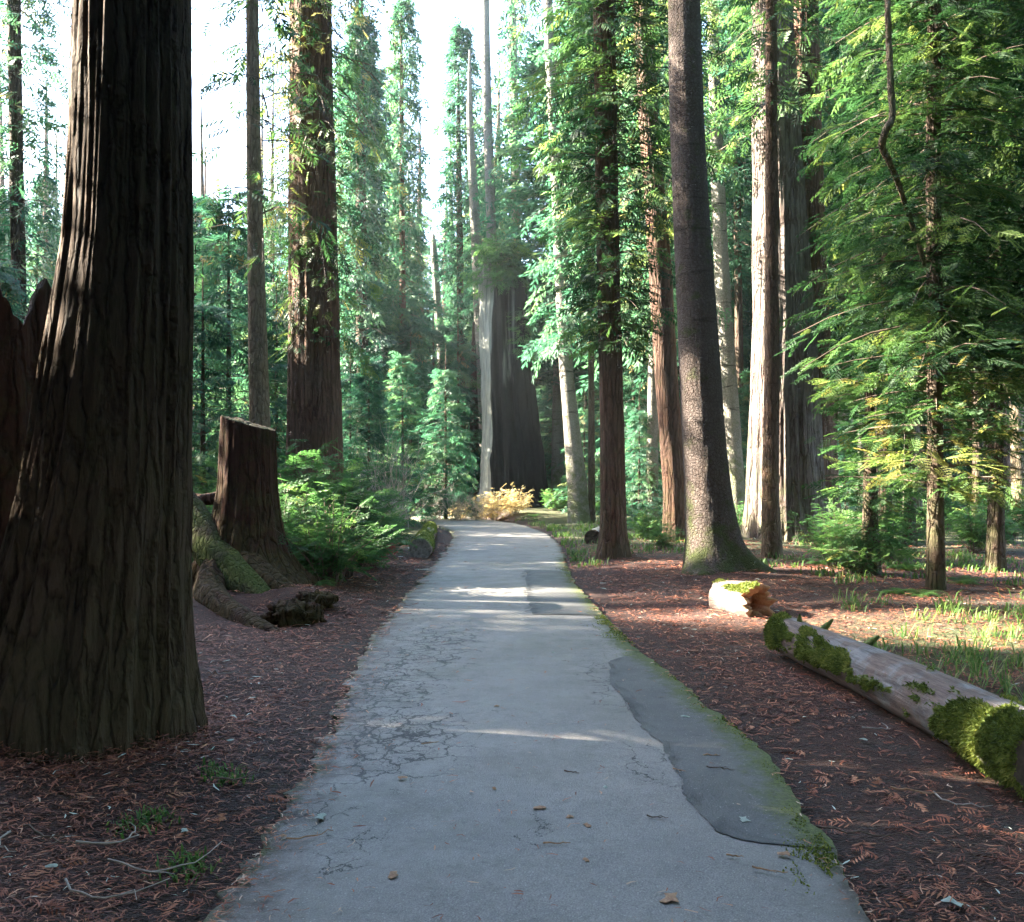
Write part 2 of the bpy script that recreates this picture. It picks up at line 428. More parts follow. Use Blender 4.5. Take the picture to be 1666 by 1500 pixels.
PZ = 0.045
MOUNDS = [(-4.3, 5.2, 1.3, 0.34), (-3.4, 12.0, 1.3, 0.30), (-2.55, 11.2, 0.45, 0.16), (1.6, 42, 5, 0.5), (4.9, 24, 2.2, 0.15), (3.3, 15.3, 1.3, 0.12), (6.5, 12.7, 2.5, 0.08)]
def gh(x, y):
    x = np.asarray(x, float); y = np.asarray(y, float)
    sh = x.shape
    d, s = path_dist(x, y); d = d.reshape(sh); s = s.reshape(sh)
    h = 0.10 * fbm(x * 0.35, y * 0.35, 0, 3, 3) + 0.035 * fbm(x * 1.6, y * 1.6, 0, 3, 9) + 0.012 * fbm(x * 7, y * 7, 0, 2, 5)
    r = np.hypot(x, y - 10)
    h = h + 1.2 * smooth01(40, 160, r) * fbm(x * 0.02, y * 0.02, 0, 3, 21)
    base = np.where(s > 0, 0.0, 0.035)
    t = smooth01(0.0, 1.2, d)
    h = base * (1 - t) + (0.03 + h) * t + np.where((d > -0.1) & (d < 0.5), 0.012 * fbm(x * 9, y * 9, 0, 2, 31), 0)
    for mx, my, mr, mh in MOUNDS:
        h = h + mh * np.exp(-((x - mx) ** 2 + (y - my) ** 2) / (mr * mr)) * smooth01(-0.1, 0.5, d)
    h = np.where(d < -0.06, -0.05, h)
    return h
def gz(x, y): return float(gh(np.array([x]), np.array([y]))[0])

SH = np.array([math.sin(R(SUN_AZ)), -math.cos(R(SUN_AZ))]); SN = np.array([math.cos(R(SUN_AZ)), math.sin(R(SUN_AZ))])   # along and across the shadows
# where the sun gets through the canopy: q = the point of the flat ground that a ray reaches
def lit(px, py, pz, mg=0.0):
    qx = px - S[0] * pz / S[2]; qy = py - S[1] * pz / S[2]
    dh, nh = SH, SN
    def strip(x0, y0, hw, a0, a1):
        u = (qx - x0) * dh[0] + (qy - y0) * dh[1]; v = (qx - x0) * nh[0] + (qy - y0) * nh[1]
        return (np.abs(v) < hw + mg) & (u > a0) & (u < a1)
    m = strip(0.0, 13.4, 0.28, -1.6, 1.3)
    m |= strip(-0.6, 12.3, -0.12, -0.9, 0.9)
    m |= strip(-0.4, 6.42, 0.02, -0.7, 0.6)
    m |= strip(0.15, 5.45, -0.02, -0.8, 0.9)
    m |= strip(2.2, 4.78, 0.30, -1.0, 4.2)
    m |= strip(9.0, 16.3, 0.45, -1.5, 10)
    m |= strip(2.3, 10.9, 0.02, -0.7, 1.0)
    for bx, by, br in [(9.2, 11.5, 1.2), (8.0, 11.8, 0.7), (10.6, 11.1, 0.8), (4.6, 9.9, 0.55), (5.7, 9.5, 0.7), (3.4, 10.9, 0.2), (5.0, 17.9, 0.45), (3.6, 18.3, 0.35),
                       (4.6, 15.0, 0.5), (6.0, 14.7, 0.5), (7.2, 23.6, 1.1), (12, 22.5, 1.2), (9.5, 18.3, 0.9), (5.2, 22.7, 0.8), (14, 15, 1.0), (8.5, 14.8, 0.8)]:
        m |= (qx - bx) ** 2 + (qy - by) ** 2 < (br + mg) ** 2
    m |= vnoise(qx * 0.45, qy * 0.45, 0, 77) + 0.5 * vnoise(qx * 1.3, qy * 1.3, 0, 78) > np.where(qy > 20, 0.52, 1.25) - 0.25 * mg
    return m

# ------------------------------------------------------------------ ground and path
def build_ground():
    t = np.linspace(-1, 1, 281); xs = 1.45 * np.sinh(6.3 * t)
    t = np.linspace(-1, 1, 321); ys = 5 + 1.45 * np.sinh(6.3 * t)
    X, Y = np.meshgrid(xs, ys); Z = gh(X, Y)
    d, s = path_dist(X, Y)
    V = np.stack([X.ravel(), Y.ravel(), Z.ravel()], 1)
    nx, ny = len(xs), len(ys)
    i = (np.arange(ny - 1)[:, None] * nx + np.arange(nx - 1)[None, :]).ravel()
    Fc = np.stack([i, i + 1, i + nx + 1, i + nx], 1)
    x, y = X.ravel(), Y.ravel()
    verge = np.exp(-np.clip(d, 0, 9) / 0.30) * np.where(s > 0, 0.8, 1.0)
    green = smooth01(2.5, 6, x - 0.25 * (y - 8)) * smooth01(14, 6, y) * 0.9
    green = np.maximum(green, smooth01(0.3, 0.8, d) * smooth01(17, 22, y) * 0.9)
    green = np.maximum(green, np.exp(-((x - 4.6) ** 2 + (y - 9.2) ** 2) / 2.2))
    me = mesh_np('ground', V, Fc, [M['ground']], {'verge': verge, 'green': green}, smooth=True)
    tag(link('ground', me), kind='structure')
build_ground()

def ragged(E, Eo, amp, seed):
    t = np.gradient(E, axis=0); t /= np.linalg.norm(t, axis=1)[:, None]
    nrm = np.stack([t[:, 1], -t[:, 0]], 1) * np.sign(((E - Eo) * np.stack([t[:, 1], -t[:, 0]], 1)).sum(1))[:, None]
    k = amp * fbm(E[:, 0] * 1.7, E[:, 1] * 1.7, 0, 4, seed) + amp * 0.4 * vnoise(E[:, 0] * 14, E[:, 1] * 14, 0, seed + 3)
    return E + nrm * k[:, None]

CRACKS = [(-0.80, 5.75, 0.52, 0.95, 1.4), (-0.95, 7.4, 0.45, 1.9, 1.2), (-0.75, 8.9, 0.5, 1.6, 1.1), (-1.2, 6.5, 0.2, 3.0, 1.0), (-0.95, 4.4, 0.25, 0.5, 0.75), (0.72, 7.3, 0.22, 1.3, 0.75), (0.75, 5.2, 0.22, 0.6, 0.62),
          (-1.1, 11, 0.3, 3, 0.6), (0.85, 9.3, 0.2, 1.2, 0.5), (0.1, 4.2, 0.2, 0.5, 0.45), (-0.7, 4.0, 0.2, 0.5, 0.6)]
def crack_at(x, y):
    c = np.full(x.shape, -0.18)
    for cx, cy, rx, ry, a in CRACKS:
        c = np.maximum(c, a * np.exp(-((x - cx) / rx) ** 2 - ((y - cy) / ry) ** 2) - 0.18)
    return c

def build_path():
    A = ragged(EL, ER, 0.14, 41); B = ragged(ER, EL, 0.07, 47)
    m = 41
    w = np.linspace(0, 1, m)
    P = A[:, None, :] * (1 - w)[None, :, None] + B[:, None, :] * w[None, :, None]
    n = len(A)
    X, Y = P[..., 0], P[..., 1]
    crown = 0.012 * (1 - (2 * w - 1) ** 2)[None, :]
    Z = PZ + crown + 0.010 * fbm(X * 1.1, Y * 0.6, 0, 2, 61)
    dl = np.linalg.norm(P - A[:, None, :], axis=2); dr = np.linalg.norm(P - B[:, None, :], axis=2)
    moss = np.clip(1 - dr / 0.42, 0, 1) * 0.95 * (0.35 + 0.65 * smooth01(3.2, 5.2, Y)) * (1 - 0.4 * smooth01(16, 22, Y))
    moss = np.maximum(moss, np.clip(1 - dl / 0.22, 0, 1) * 0.62)
    crack = crack_at(X, Y)
    dirt = np.clip(1.15 - dl / 0.30, 0, 1) + 0.8 * np.clip(1 - dr / 0.12, 0, 1)
    # the long paving seam
    seam = np.exp(-((X - 0.20 - 0.02 * vnoise(Y * 4, Y * 0, 0, 5)) / 0.012) ** 2) * ((Y > 10.8) & (Y < 16)) * 0.9
    # skirts down each edge
    zl = Z[:, :1] - 0.12; zr = Z[:, -1:] - 0.12
    X = np.hstack([A[:, :1], X, B[:, :1]]); Y = np.hstack([A[:, 1:], Y, B[:, 1:]]); Z = np.hstack([zl, Z, zr])
    pad = lambda a: np.hstack([a[:, :1], a, a[:, -1:]])
    V = np.stack([X.ravel(), Y.ravel(), Z.ravel()], 1)
    mm = m + 2
    i = (np.arange(n - 1)[:, None] * mm + np.arange(mm - 1)[None, :]).ravel()
    Fc = np.stack([i, i + 1, i + mm + 1, i + mm], 1)
    me = mesh_np('path', V, Fc, [M['path']], {'moss': pad(moss).ravel(), 'crack': pad(crack).ravel(), 'seam': pad(seam).ravel(), 'dirt': pad(dirt).ravel()}, smooth=True)
    tag(link('path', me), kind='structure')

    def patch(name, Lp, yr0, yr1, dz, mossk):
        L = cr_spline(Lp, 40)
        k = (B[:, 1] > yr0) & (B[:, 1] < yr1); Bs = B[k]
        tt = np.linspace(0, 1, len(L)); cum = np.linspace(0, 1, len(Bs))
        Rr = np.stack([np.interp(tt, cum, Bs[:, 0]), np.interp(tt, cum, Bs[:, 1])], 1)
        L = L + np.stack([0.05 * fbm(L[:, 1] * 5, L[:, 0] * 5, 0, 4, 91) + 0.012 * vnoise(L[:, 1] * 40, L[:, 0] * 40, 0, 93), 0 * L[:, 0]], 1)
        wv = np.linspace(0, 1, 15)
        Q = L[:, None, :] * (1 - wv)[None, :, None] + Rr[:, None, :] * wv[None, :, None]
        x, y = Q[..., 0], Q[..., 1]
        # follow the path's own height
        cw = np.empty(x.shape)
        yy = B[:, 1]
        xl = np.interp(y, A[:, 1], A[:, 0]); xr = np.interp(y, B[:, 1], B[:, 0])
        ww = np.clip((x - xl) / (xr - xl), 0, 1)
        z = PZ + 0.012 * (1 - (2 * ww - 1) ** 2) + 0.010 * fbm(x * 1.1, y * 0.6, 0, 2, 61) + dz
        z = z + 0.0035 * np.sin(np.pi * wv)[None, :]
        moss = np.clip(1 - np.abs(xr - x) / 0.40, 0, 1) * mossk
        mask = np.full(x.shape, -1.0)
        sm_ = np.zeros(x.shape); sm_[:, 0] = np.clip(0.45 + 1.3 * vnoise(y[:, 0] * 6, x[:, 0] * 6, 0, 2), 0, 1) * 0.8; sm_[:, 1] = np.clip(0.5 + 1.2 * vnoise(y[:, 1] * 9, x[:, 1] * 9, 0, 3), 0, 1) * 0.8; sm_[:, 2] = np.clip(1.5 * vnoise(y[:, 2] * 13, x[:, 2] * 13, 0, 4), 0, 1) * 0.5
        Vv = np.stack([x.ravel(), y.ravel(), z.ravel()], 1)
        a, bq = x.shape
        i = (np.arange(a - 1)[:, None] * bq + np.arange(bq - 1)[None, :]).ravel()
        Ff = np.stack([i, i + 1, i + bq + 1, i + bq], 1)
        me = mesh_np(name, Vv, Ff, [M['patch']], {'moss': moss.ravel(), 'crack': mask.ravel(), 'seam': sm_.ravel(), 'dirt': np.clip(1 - np.abs(xr - x) / 0.10, 0, 1).ravel()}, smooth=True)
        tag(link(name, me), kind='structure')
    patch('path_patch', [(1.30, 4.0), (0.96, 4.12), (0.88, 4.5), (0.89, 5.4), (0.82, 6.3), (0.80, 7.4), (0.88, 8.1), (1.12, 8.4)], 4.0, 8.5, 0.0055, 0.9)
    patch('path_patch.001', [(0.24, 10.85), (0.21, 12.5), (0.22, 14.0), (0.24, 16.2)], 10.85, 16.2, 0.005, 0.85)
build_path()

# ------------------------------------------------------------------ trunks
def ridges(ct, st, z, k, vz, seed):
    a = 1 - np.abs(vnoise(ct * k, st * k, z * vz, seed)) * 2
    b = 1 - np.abs(vnoise(ct * k * 2.1, st * k * 2.1, z * vz * 2.0, seed + 5)) * 2
    return 0.65 * a + 0.35 * b      # about -1..1, high = ridge crest

def trunk_mesh(name, pts, mat, seg=48, dz=0.12, amp=0.05, k=4.5, vz=0.5, flare=0.25, fh=0.5, seed=1, lobes=0.5, zdet=1e9, extra=None):
    """pts: (x, y, z, r) from the base up, relative to the thing's origin"""
    P = np.array(pts, float)
    z0, z1 = P[0, 2], P[-1, 2]
    zs = [z0]
    while zs[-1] < z1:
        zs.append(zs[-1] + (dz if zs[-1] < zdet else dz * 6))
    zs = np.array(zs); zs[-1] = z1
    ip = lambda c: np.interp(zs, P[:, 2], P[:, c])
    # smooth the kinks of the interpolation
    def sm(a):
        for _ in range(3): a = np.concatenate([[a[0]], (a[:-2] + a[1:-1] * 2 + a[2:]) / 4, [a[-1]]])
        return a
    cx, cy, r = sm(ip(0)), sm(ip(1)), sm(ip(3))
    th = np.linspace(0, 2 * np.pi, seg, endpoint=False)
    T, Zm = np.meshgrid(th, zs)
    ct, st = np.cos(T), np.sin(T)
    ri = ridges(ct, st, Zm, k, vz, seed)
    rr = r[:, None] * (1 + amp * ri + 0.05 * vnoise(ct * 1.3, st * 1.3, Zm * 0.5, seed + 9))
    fl = flare * np.exp(-np.clip(Zm - 0.0, 0, None) / fh)
    rr = rr * (1 + fl * (1 - lobes + lobes * 2 * smooth01(-0.3, 0.5, vnoise(ct * 1.7, st * 1.7, Zm * 0.3, seed + 20))))
    if extra is not None: rr = rr * extra(T, Zm)
    X = cx[:, None] + rr * ct; Y = cy[:, None] + rr * st
    V = np.stack([X.ravel(), Y.ravel(), Zm.ravel()], 1)
    n = len(zs)
    a = np.arange(n - 1)[:, None] * seg; j = np.arange(seg)[None, :]; j2 = (j + 1) % seg
    Fc = np.stack([(a + j).ravel(), (a + j2).ravel(), (a + seg + j2).ravel(), (a + seg + j).ravel()], 1)
    V = np.vstack([V, [[cx[-1], cy[-1], zs[-1]]]])
    top = (n - 1) * seg
    cap = np.stack([top + np.arange(seg), top + (np.arange(seg) + 1) % seg, np.full(seg, len(V) - 1), np.full(seg, len(V) - 1)], 1)
    # the cap as degenerate quads would be untidy: split in two triangles per pair
    Fq = Fc
    fur = np.concatenate([np.clip(ri * 0.5 + 0.5, 0, 1).ravel(), [0.5]])
    me = mesh_np(name, V, Fq, [mat], {'furrow': fur}, smooth=True)
    return me

def tree_thing(kind, D, edges, label, top=None, group=None, mat='bark_red', cat='tree', **kw):
    """edges: (py, px_left, px_right) from the photograph, top to bottom; the trunk stands at depth D"""
    e = sorted(edges, key=lambda q: -q[0])
    e = [(py, 0.5 * (a + b), 0.5 * (b - a)) for py, a, b in e]
    bpy_ = HY + CAM_H * F / D
    pts = []
    x0 = None
    pb, cb, rb = e[0]
    if pb < bpy_ - 2:          # carry the axis down to the ground
        p2, c2, r2 = e[min(2, len(e) - 1)]
        sl = (cb - c2) / (pb - p2) if len(e) > 1 else 0
        e = [(bpy_, cb + sl * (bpy_ - pb) * 0.5, rb * 1.03)] + e
    for py, c, r in e:
        X, Z = at(c, py, D)
        pts.append([X, D, Z, r / F * D])
    bx = pts[0][0]; bz = gz(bx, D)
    if top and pts[-1][2] < top:
        a, b_ = pts[-1], pts[-2]
        sl = (a[0] - b_[0]) / (a[2] - b_[2]) * 0.4
        hh = top - a[2]
        pts.append([a[0] + sl * min(hh, 8), D, a[2] + hh * 0.5, a[3] * 0.72]); pts.append([a[0] + sl * min(hh, 8), D, top, a[3] * 0.25])
    rel = [(p[0] - bx, 0.0, p[2] - bz, p[3]) for p in pts]
    rel[0] = (rel[0][0], 0, min(rel[0][2], -0.02), rel[0][3])
    rel = [(rel[0][0], 0, -0.35, rel[0][3] * 1.05)] + rel
    t = empty(kind, (bx, D, bz))
    tag(t, label, cat, group)
    zdet = 1.65 + 800 / F * D
    me = trunk_mesh('trunk', rel, M[mat], zdet=zdet, **kw)
    o = link('trunk', me, t)
    return t, [(p[0], p[1], p[2], p[3]) for p in pts]

# ------------------------------------------------------------------ foliage
def frond_template(level):
    V, Fc = [], []
    def tri(a, b, c):
        i = len(V); V.extend([a, b, c]); Fc.append((i, i + 1, i + 2))
    def kite(p, d, l, w, zt):
        # p base, d unit direction in the plane; a leaf-like pair of triangles folded along its midline
        n = (-d[1], d[0]); m = (p[0] + d[0] * l * 0.45, p[1] + d[1] * l * 0.45)
        z0 = -0.10 * p[0] ** 2; z1 = z0 + zt
        i = len(V)
        V.extend([(p[0], p[1], z0), (m[0] + n[0] * w, m[1] + n[1] * w, (z0 + z1) / 2 + 0.015), (p[0] + d[0] * l, p[1] + d[1] * l, z1), (m[0] - n[0] * w, m[1] - n[1] * w, (z0 + z1) / 2 - 0.015)])
        Fc.extend([(i, i + 1, i + 2), (i, i + 2, i + 3)])
    rg = random.Random(level * 5 + 1)
    if level == 0:
        ss = np.linspace(0.08, 0.9, 10)
        for q, s in enumerate(ss):
            sd = 1 if q % 2 else -1
            ang = R(48 + rg.uniform(-8, 8)); l = 0.46 * (1 - 0.62 * s) * rg.uniform(0.85, 1.15)
            d = (math.cos(ang), sd * math.sin(ang)); n = (-d[1], d[0])
            for u in (0.25, 0.5, 0.75):
                bx, by = s + d[0] * l * u, d[1] * l * u
                for w in (1, -1):
                    k = 0.085 * (1.15 - 0.5 * u)
                    tx, ty = bx + d[0] * k * 0.8 + n[0] * w * k, by + d[1] * k * 0.8 + n[1] * w * k
                    z = -0.10 * s * s - 0.25 * (l * u) ** 2
                    tri((bx - d[0] * 0.022, by - d[1] * 0.022, z), (bx + d[0] * 0.022, by + d[1] * 0.022, z + 0.004), (tx, ty, z - 0.02))
            kite((s + d[0] * l * 0.02, d[1] * l * 0.02), d, l, 0.018, -0.2 * l * l)
        kite((0.85, 0), (1, 0), 0.2, 0.03, -0.02)
        kite((0.0, 0), (1, 0), 0.9, 0.008, -0.06)
    elif level == 1:
        for q, s in enumerate(np.linspace(0.06, 0.88, 9)):
            sd = 1 if q % 2 else -1
            ang = R(46 + rg.uniform(-10, 10)); l = 0.50 * (1 - 0.6 * s) * rg.uniform(0.8, 1.2)
            kite((s, 0), (math.cos(ang), sd * math.sin(ang)), l, 0.042, -0.12)
        kite((0.8, 0), (1, 0), 0.28, 0.04, -0.04)
    else:
        for q, s in enumerate((0.05, 0.25, 0.5, 0.7)):
            sd = 1 if q % 2 else -1
            ang = R(44 + rg.uniform(-12, 12)); l = 0.6 * (1 - 0.5 * s)
            kite((s, 0), (math.cos(ang), sd * math.sin(ang)), l, 0.075, -0.12)
        kite((0.55, 0), (1, 0), 0.5, 0.07, -0.08)
    return np.array(V, float), np.array(Fc, int)
TPL = {k: frond_template(k) for k in (0, 1, 2)}

def fronds(level, P, Dv, Up, sc, var):
    V0, F0 = TPL[level]
    n = len(P)
    Dv = Dv / (np.linalg.norm(Dv, axis=1)[:, None] + 1e-9)
    Sd = np.cross(Up, Dv); Sd /= (np.linalg.norm(Sd, axis=1)[:, None] + 1e-9)
    U = np.cross(Dv, Sd)
    V = P[:, None, :] + sc[:, None, None] * (V0[None, :, 0, None] * Dv[:, None, :] + V0[None, :, 1, None] * Sd[:, None, :] + V0[None, :, 2, None] * U[:, None, :])
    Fc = F0[None] + (np.arange(n) * len(V0))[:, None, None]
    vv = np.repeat(var, len(V0)) + rng.uniform(-0.06, 0.06, n * len(V0))
    return V.reshape(-1, 3), Fc.reshape(-1, 3), vv

def tube(pts, rad, k=3):
    """thin k-sided tube; returns triangles"""
    pts = np.array(pts, float); n = len(pts)
    t = np.gradient(pts, axis=0); t /= np.linalg.norm(t, axis=1)[:, None] + 1e-9
    up = np.array([0.13, 0.21, 0.97]); a = np.cross(t, up); a /= np.linalg.norm(a, axis=1)[:, None] + 1e-9
    b = np.cross(t, a)
    th = np.arange(k) * 2 * np.pi / k
    rad = np.broadcast_to(rad, (n,))
    V = pts[:, None, :] + rad[:, None, None] * (np.cos(th)[None, :, None] * a[:, None, :] + np.sin(th)[None, :, None] * b[:, None, :])
    F_ = []
    for i in range(n - 1):
        for j in range(k):
            p, q = i * k + j, i * k + (j + 1) % k
            F_ += [(p, q, q + k), (p, q + k, p + k)]
    return V.reshape(-1, 3), np.array(F_)

class Cloud:
    def __init__(s): s.V, s.F, s.A, s.Mi, s.n = [], [], [], [], 0
    def add(s, V, Fc, var, mi=0):
        s.V.append(V); s.F.append(Fc + s.n); s.A.append(np.broadcast_to(var, (len(V),))); s.Mi.append(np.full(len(Fc), mi)); s.n += len(V)
    def mesh(s, name, mats):
        return mesh_np(name, np.vstack(s.V), np.vstack(s.F), mats, {'var': np.clip(np.concatenate(s.A), 0, 1)}, np.concatenate(s.Mi))

def crown_mesh(z0, z1, rad, nb, nf, level, fl, droop=0.25, rise=0.1, off=None, axis=None, carve=False, seed=0, mats=('leaf', 'twig'), spread=0.34, keep=None, tip_bias=0.0, gold=0.04, clump=0.0, minr=0.12):
    """branches round a vertical axis. rad(t) is the branch length at relative height t; off = world place of the origin"""
    rg = np.random.default_rng(seed + 100)
    C = Cloud()
    ga = 2.39996
    Ps, Ds, Us, Ss, Vs = [], [], [], [], []
    for i in range(nb):
        t = (i + rg.random()) / nb
        z = z0 + (z1 - z0) * t
        a = i * ga + rg.uniform(-0.5, 0.5)
        L = rad(t) * rg.uniform(0.5, 1.2) * (1 + 0.38 * float(vnoise(np.array([z * 0.55]), np.array([a * 0.2]), 0, seed)[0]))
        if keep is not None and not keep(t, a, z): continue
        ca, sa = math.cos(a), math.sin(a)
        ax, ay = axis(z) if axis else (0.0, 0.0)
        ri = rise * rg.uniform(0.3, 1.6); dr = droop * rg.uniform(0.6, 1.5)
        def pt(s): return np.stack([ax + ca * L * s, ay + sa * L * s, z + L * (ri * s - dr * s * s)], -1)
        sv = np.linspace(0, 1, 5)
        tv, tf = tube(pt(sv), np.linspace(0.006 + 0.007 * L, 0.003, 5))
        n = max(3, int(nf * (0.4 + 0.6 * L / rad(0.3 if t < 0.9 else t)) ))
        s = rg.uniform(0.10, 1.0, n) ** (1 - tip_bias * 0.4)
        base = pt(s)
        side = np.array([-sa, ca, 0])
        u = rg.uniform(-1, 1, n) * spread * L * (1.05 - 0.7 * s)
        base = base + u[:, None] * side + np.stack([np.zeros(n), np.zeros(n), -0.25 * np.abs(u) - 0.02 * L * rg.random(n) + 0.05 * L * rg.uniform(-1, 1, n)], 1)
        sg = np.sign(u)
        d = np.stack([np.full(n, ca), np.full(n, sa), np.zeros(n)], 1) * (0.55 + 0.5 * s)[:, None] + side * (sg * 0.8)[:, None]
        d = d + rg.normal(0, 0.34, (n, 3)); d[:, 2] += ri - 0.08 - 2 * dr * s - 0.10
        up = np.stack([rg.normal(0, 0.42, n), rg.normal(0, 0.42, n), np.ones(n)], 1)
        if clump > 0:
            kk = vnoise(base[:, 0] * 1.3, base[:, 1] * 1.3, base[:, 2] * 1.1, seed) > -1 + clump
            base, d, up, s = base[kk], d[kk], up[kk], s[kk]; n = len(s)
        if carve and off is not None:
            dn_ = d / np.linalg.norm(d, axis=1)[:, None]; mid_ = base + dn_ * fl * 0.6
            kk = ~lit(mid_[:, 0] + off[0], mid_[:, 1] + off[1], mid_[:, 2] + off[2], {0: 0.05, 1: 0.15, 2: 0.4}[level])
            kk &= ~lit(base[:, 0] + off[0], base[:, 1] + off[1], base[:, 2] + off[2], {0: 0.12, 1: 0.25, 2: 0.5}[level])
            base, d, up, s = base[kk], d[kk], up[kk], s[kk]; n = len(s)
            if lit(*[np.array([q]) for q in (pt(0.5) + off)])[0]: tv = None
        if tv is not None: C.add(tv, tf, 0.5, 1)
        if n == 0: continue
        bv = rg.normal(0.40, 0.20)
        v = bv + rg.normal(0, 0.07, n) + 0.12 * s
        v = np.where(rg.random(n) < gold, rg.uniform(0.85, 1.0, n), np.clip(v, 0.02, 0.86))
        Ps.append(base); Ds.append(d); Us.append(up); Ss.append(fl * rg.uniform(0.45, 1.35, n) * (1.1 - 0.3 * s)); Vs.append(v)
    V, Fc, vv = fronds(level, np.vstack(Ps), np.vstack(Ds), np.vstack(Us), np.concatenate(Ss), np.concatenate(Vs))
    C.add(V, Fc, vv, 0)
    return C.mesh('crown', [M[m] for m in mats])

# ------------------------------------------------------------------ the trunks one can tell apart
def crown_on(t, me, z=0.0, rotz=0.0, scale=None):
    return link('crown', me, t, (0, 0, z), rotz, scale)

# the big old redwood at the left
tA, pA = tree_thing('redwood_tree', 5.75, [(-250, 146, 300), (0, 135, 302), (200, 130, 303), (400, 117, 305), (500, 103, 305), (600, 87, 303), (700, 70, 301), (800, 50, 299), (900, 22, 294), (1000, -8, 294), (1100, -40, 298), (1200, -58, 302)],
    'huge furrowed redwood trunk with flared mossy base rising from the litter beside the path', top=15, mat='bark_big',
    seg=260, dz=0.022, amp=0.11, k=6.5, vz=0.40, flare=0.07, fh=0.25, seed=3, lobes=0.9)
tB, _ = tree_thing('slim_tree', 22, [(0, 12, 32), (200, 16, 36), (400, 19, 40), (600, 20, 44)], 'slim dark tree against the bright sky, seen above the broken stump', top=16, mat='bark_dark', seg=24, amp=0.03)
tD, _ = tree_thing('slim_tree', 17, [(0, 401, 420), (250, 402, 424), (500, 404, 432), (690, 406, 439), (860, 408, 446)], 'slim straight sunlit trunk rising behind the cut stump', top=14, mat='bark_brown', seg=40, amp=0.05, k=3.5, vz=0.6, dz=0.08)
tE, pE = tree_thing('redwood_tree', 20, [(0, 473, 537), (200, 474, 543), (400, 472, 548), (600, 471, 552), (740, 469, 556), (880, 460, 566)], 'straight reddish redwood with drooping sprays on its trunk, behind the leafy bushes', top=24, mat='bark_red', seg=96, amp=0.06, k=5, vz=0.3, dz=0.07)
tI, _ = tree_thing('pale_trunked_tree', 34, [(100, 887, 904), (300, 897, 917), (430, 902, 925), (600, 910, 932), (800, 924, 956), (850, 925, 960)], 'pale grey trunk with mossy foot at the far bend, just right of the hollow snag', top=27, mat='bark_pale', seg=32, amp=0.02, k=2)
tJ, pJ = tree_thing('redwood_tree', 18.6, [(0, 966, 1000), (250, 969, 1004), (500, 973, 1009), (700, 977, 1015), (850, 977, 1018), (905, 973, 1023)], 'narrow redwood by the path with foliage hugging its upper trunk', top=22, mat='bark_red', seg=80, amp=0.08, k=4, vz=0.3, dz=0.06, flare=0.25, fh=0.25)
tK, _ = tree_thing('redwood_tree', 23, [(0, 1030, 1061), (200, 1040, 1071), (430, 1056, 1092), (600, 1065, 1101), (800, 1080, 1116), (885, 1080, 1122)], 'leaning mid-sized redwood just behind the grey scaly trunk', top=24, mat='bark_red', seg=56, amp=0.06, k=4, vz=0.3)
tL, pL = tree_thing('spruce_tree', 15.3, [(-100, 1085, 1132), (0, 1087, 1138), (200, 1091, 1145), (400, 1098, 1157), (600, 1105, 1171), (700, 1110, 1179), (800, 1114, 1190), (880, 1114, 1204), (935, 1110, 1222)], 'grey scaly spruce trunk with mossy spreading roots right of the path', top=20, mat='bark_spruce', seg=128, amp=0.018, k=6, vz=2.5, dz=0.04, flare=0.42, fh=0.22, lobes=0.95, seed=8)
tM, _ = tree_thing('pale_trunked_tree', 32, [(100, 1152, 1170), (300, 1157, 1179), (500, 1165, 1190), (700, 1178, 1205), (770, 1183, 1210)], 'whitish banded trunk showing between the grey spruce and the giant redwood', top=27, mat='bark_pale', seg=32, amp=0.02, k=2)
tN, pN = tree_thing('redwood_tree', 24, [(0, 1226, 1286), (300, 1228, 1305), (500, 1228, 1320), (700, 1222, 1330), (800, 1218, 1335), (885, 1213, 1342)], 'giant pale-furrowed redwood with a double trunk, behind the thin bare pole', top=30, mat='bark_grey_red', seg=170, amp=0.085, k=6, vz=0.22, dz=0.08, flare=0.12, fh=0.6, seed=12)
tO, _ = tree_thing('slim_tree', 19, [(0, 1246, 1264), (400, 1246, 1266), (600, 1244, 1268), (800, 1240, 1267), (905, 1241, 1272)], 'thin bare brown pole trunk standing before the giant pale redwood', top=16, mat='bark_pole', seg=32, amp=0.03, k=2.5)
tP, pP = tree_thing('redwood_tree', 12.7, [(-100, 1512, 1530), (250, 1508, 1530), (500, 1508, 1532), (800, 1510, 1534), (970, 1509, 1537)], 'young redwood with sunlit drooping lower boughs, at the right', top=14, mat='bark_dark', seg=40, amp=0.05, k=3, vz=0.5, dz=0.08)
tQ, _ = tree_thing('young_tree', 15.2, [(600, 1409, 1421), (860, 1404, 1428), (935, 1400, 1432)], 'small dark-stemmed tree half hidden in its own low foliage, left of the young redwood', top=3.6, mat='bark_dark', seg=24, amp=0.05)
tH2, _ = tree_thing('slim_tree', 44, [(0, 783, 796), (150, 785, 799), (400, 792, 808), (600, 812, 832), (800, 825, 845)], 'tall grey spar trunk rising above and behind the hollow snag', top=34, mat='bark_pale', seg=20, amp=0.02)
tH3, _ = tree_thing('slim_tree', 46, [(60, 827, 841), (380, 833, 848), (600, 834, 850)], 'sun-bleached white trunk just right of the tall grey spar', top=30, mat='bark_pale', seg=20, amp=0.02)
tH4, _ = tree_thing('slim_tree', 48, [(290, 762, 776), (480, 770, 790), (700, 778, 800)], 'pale trunk leaning against the left of the hollow snag', top=24, mat='bark_pale', seg=20, amp=0.02)

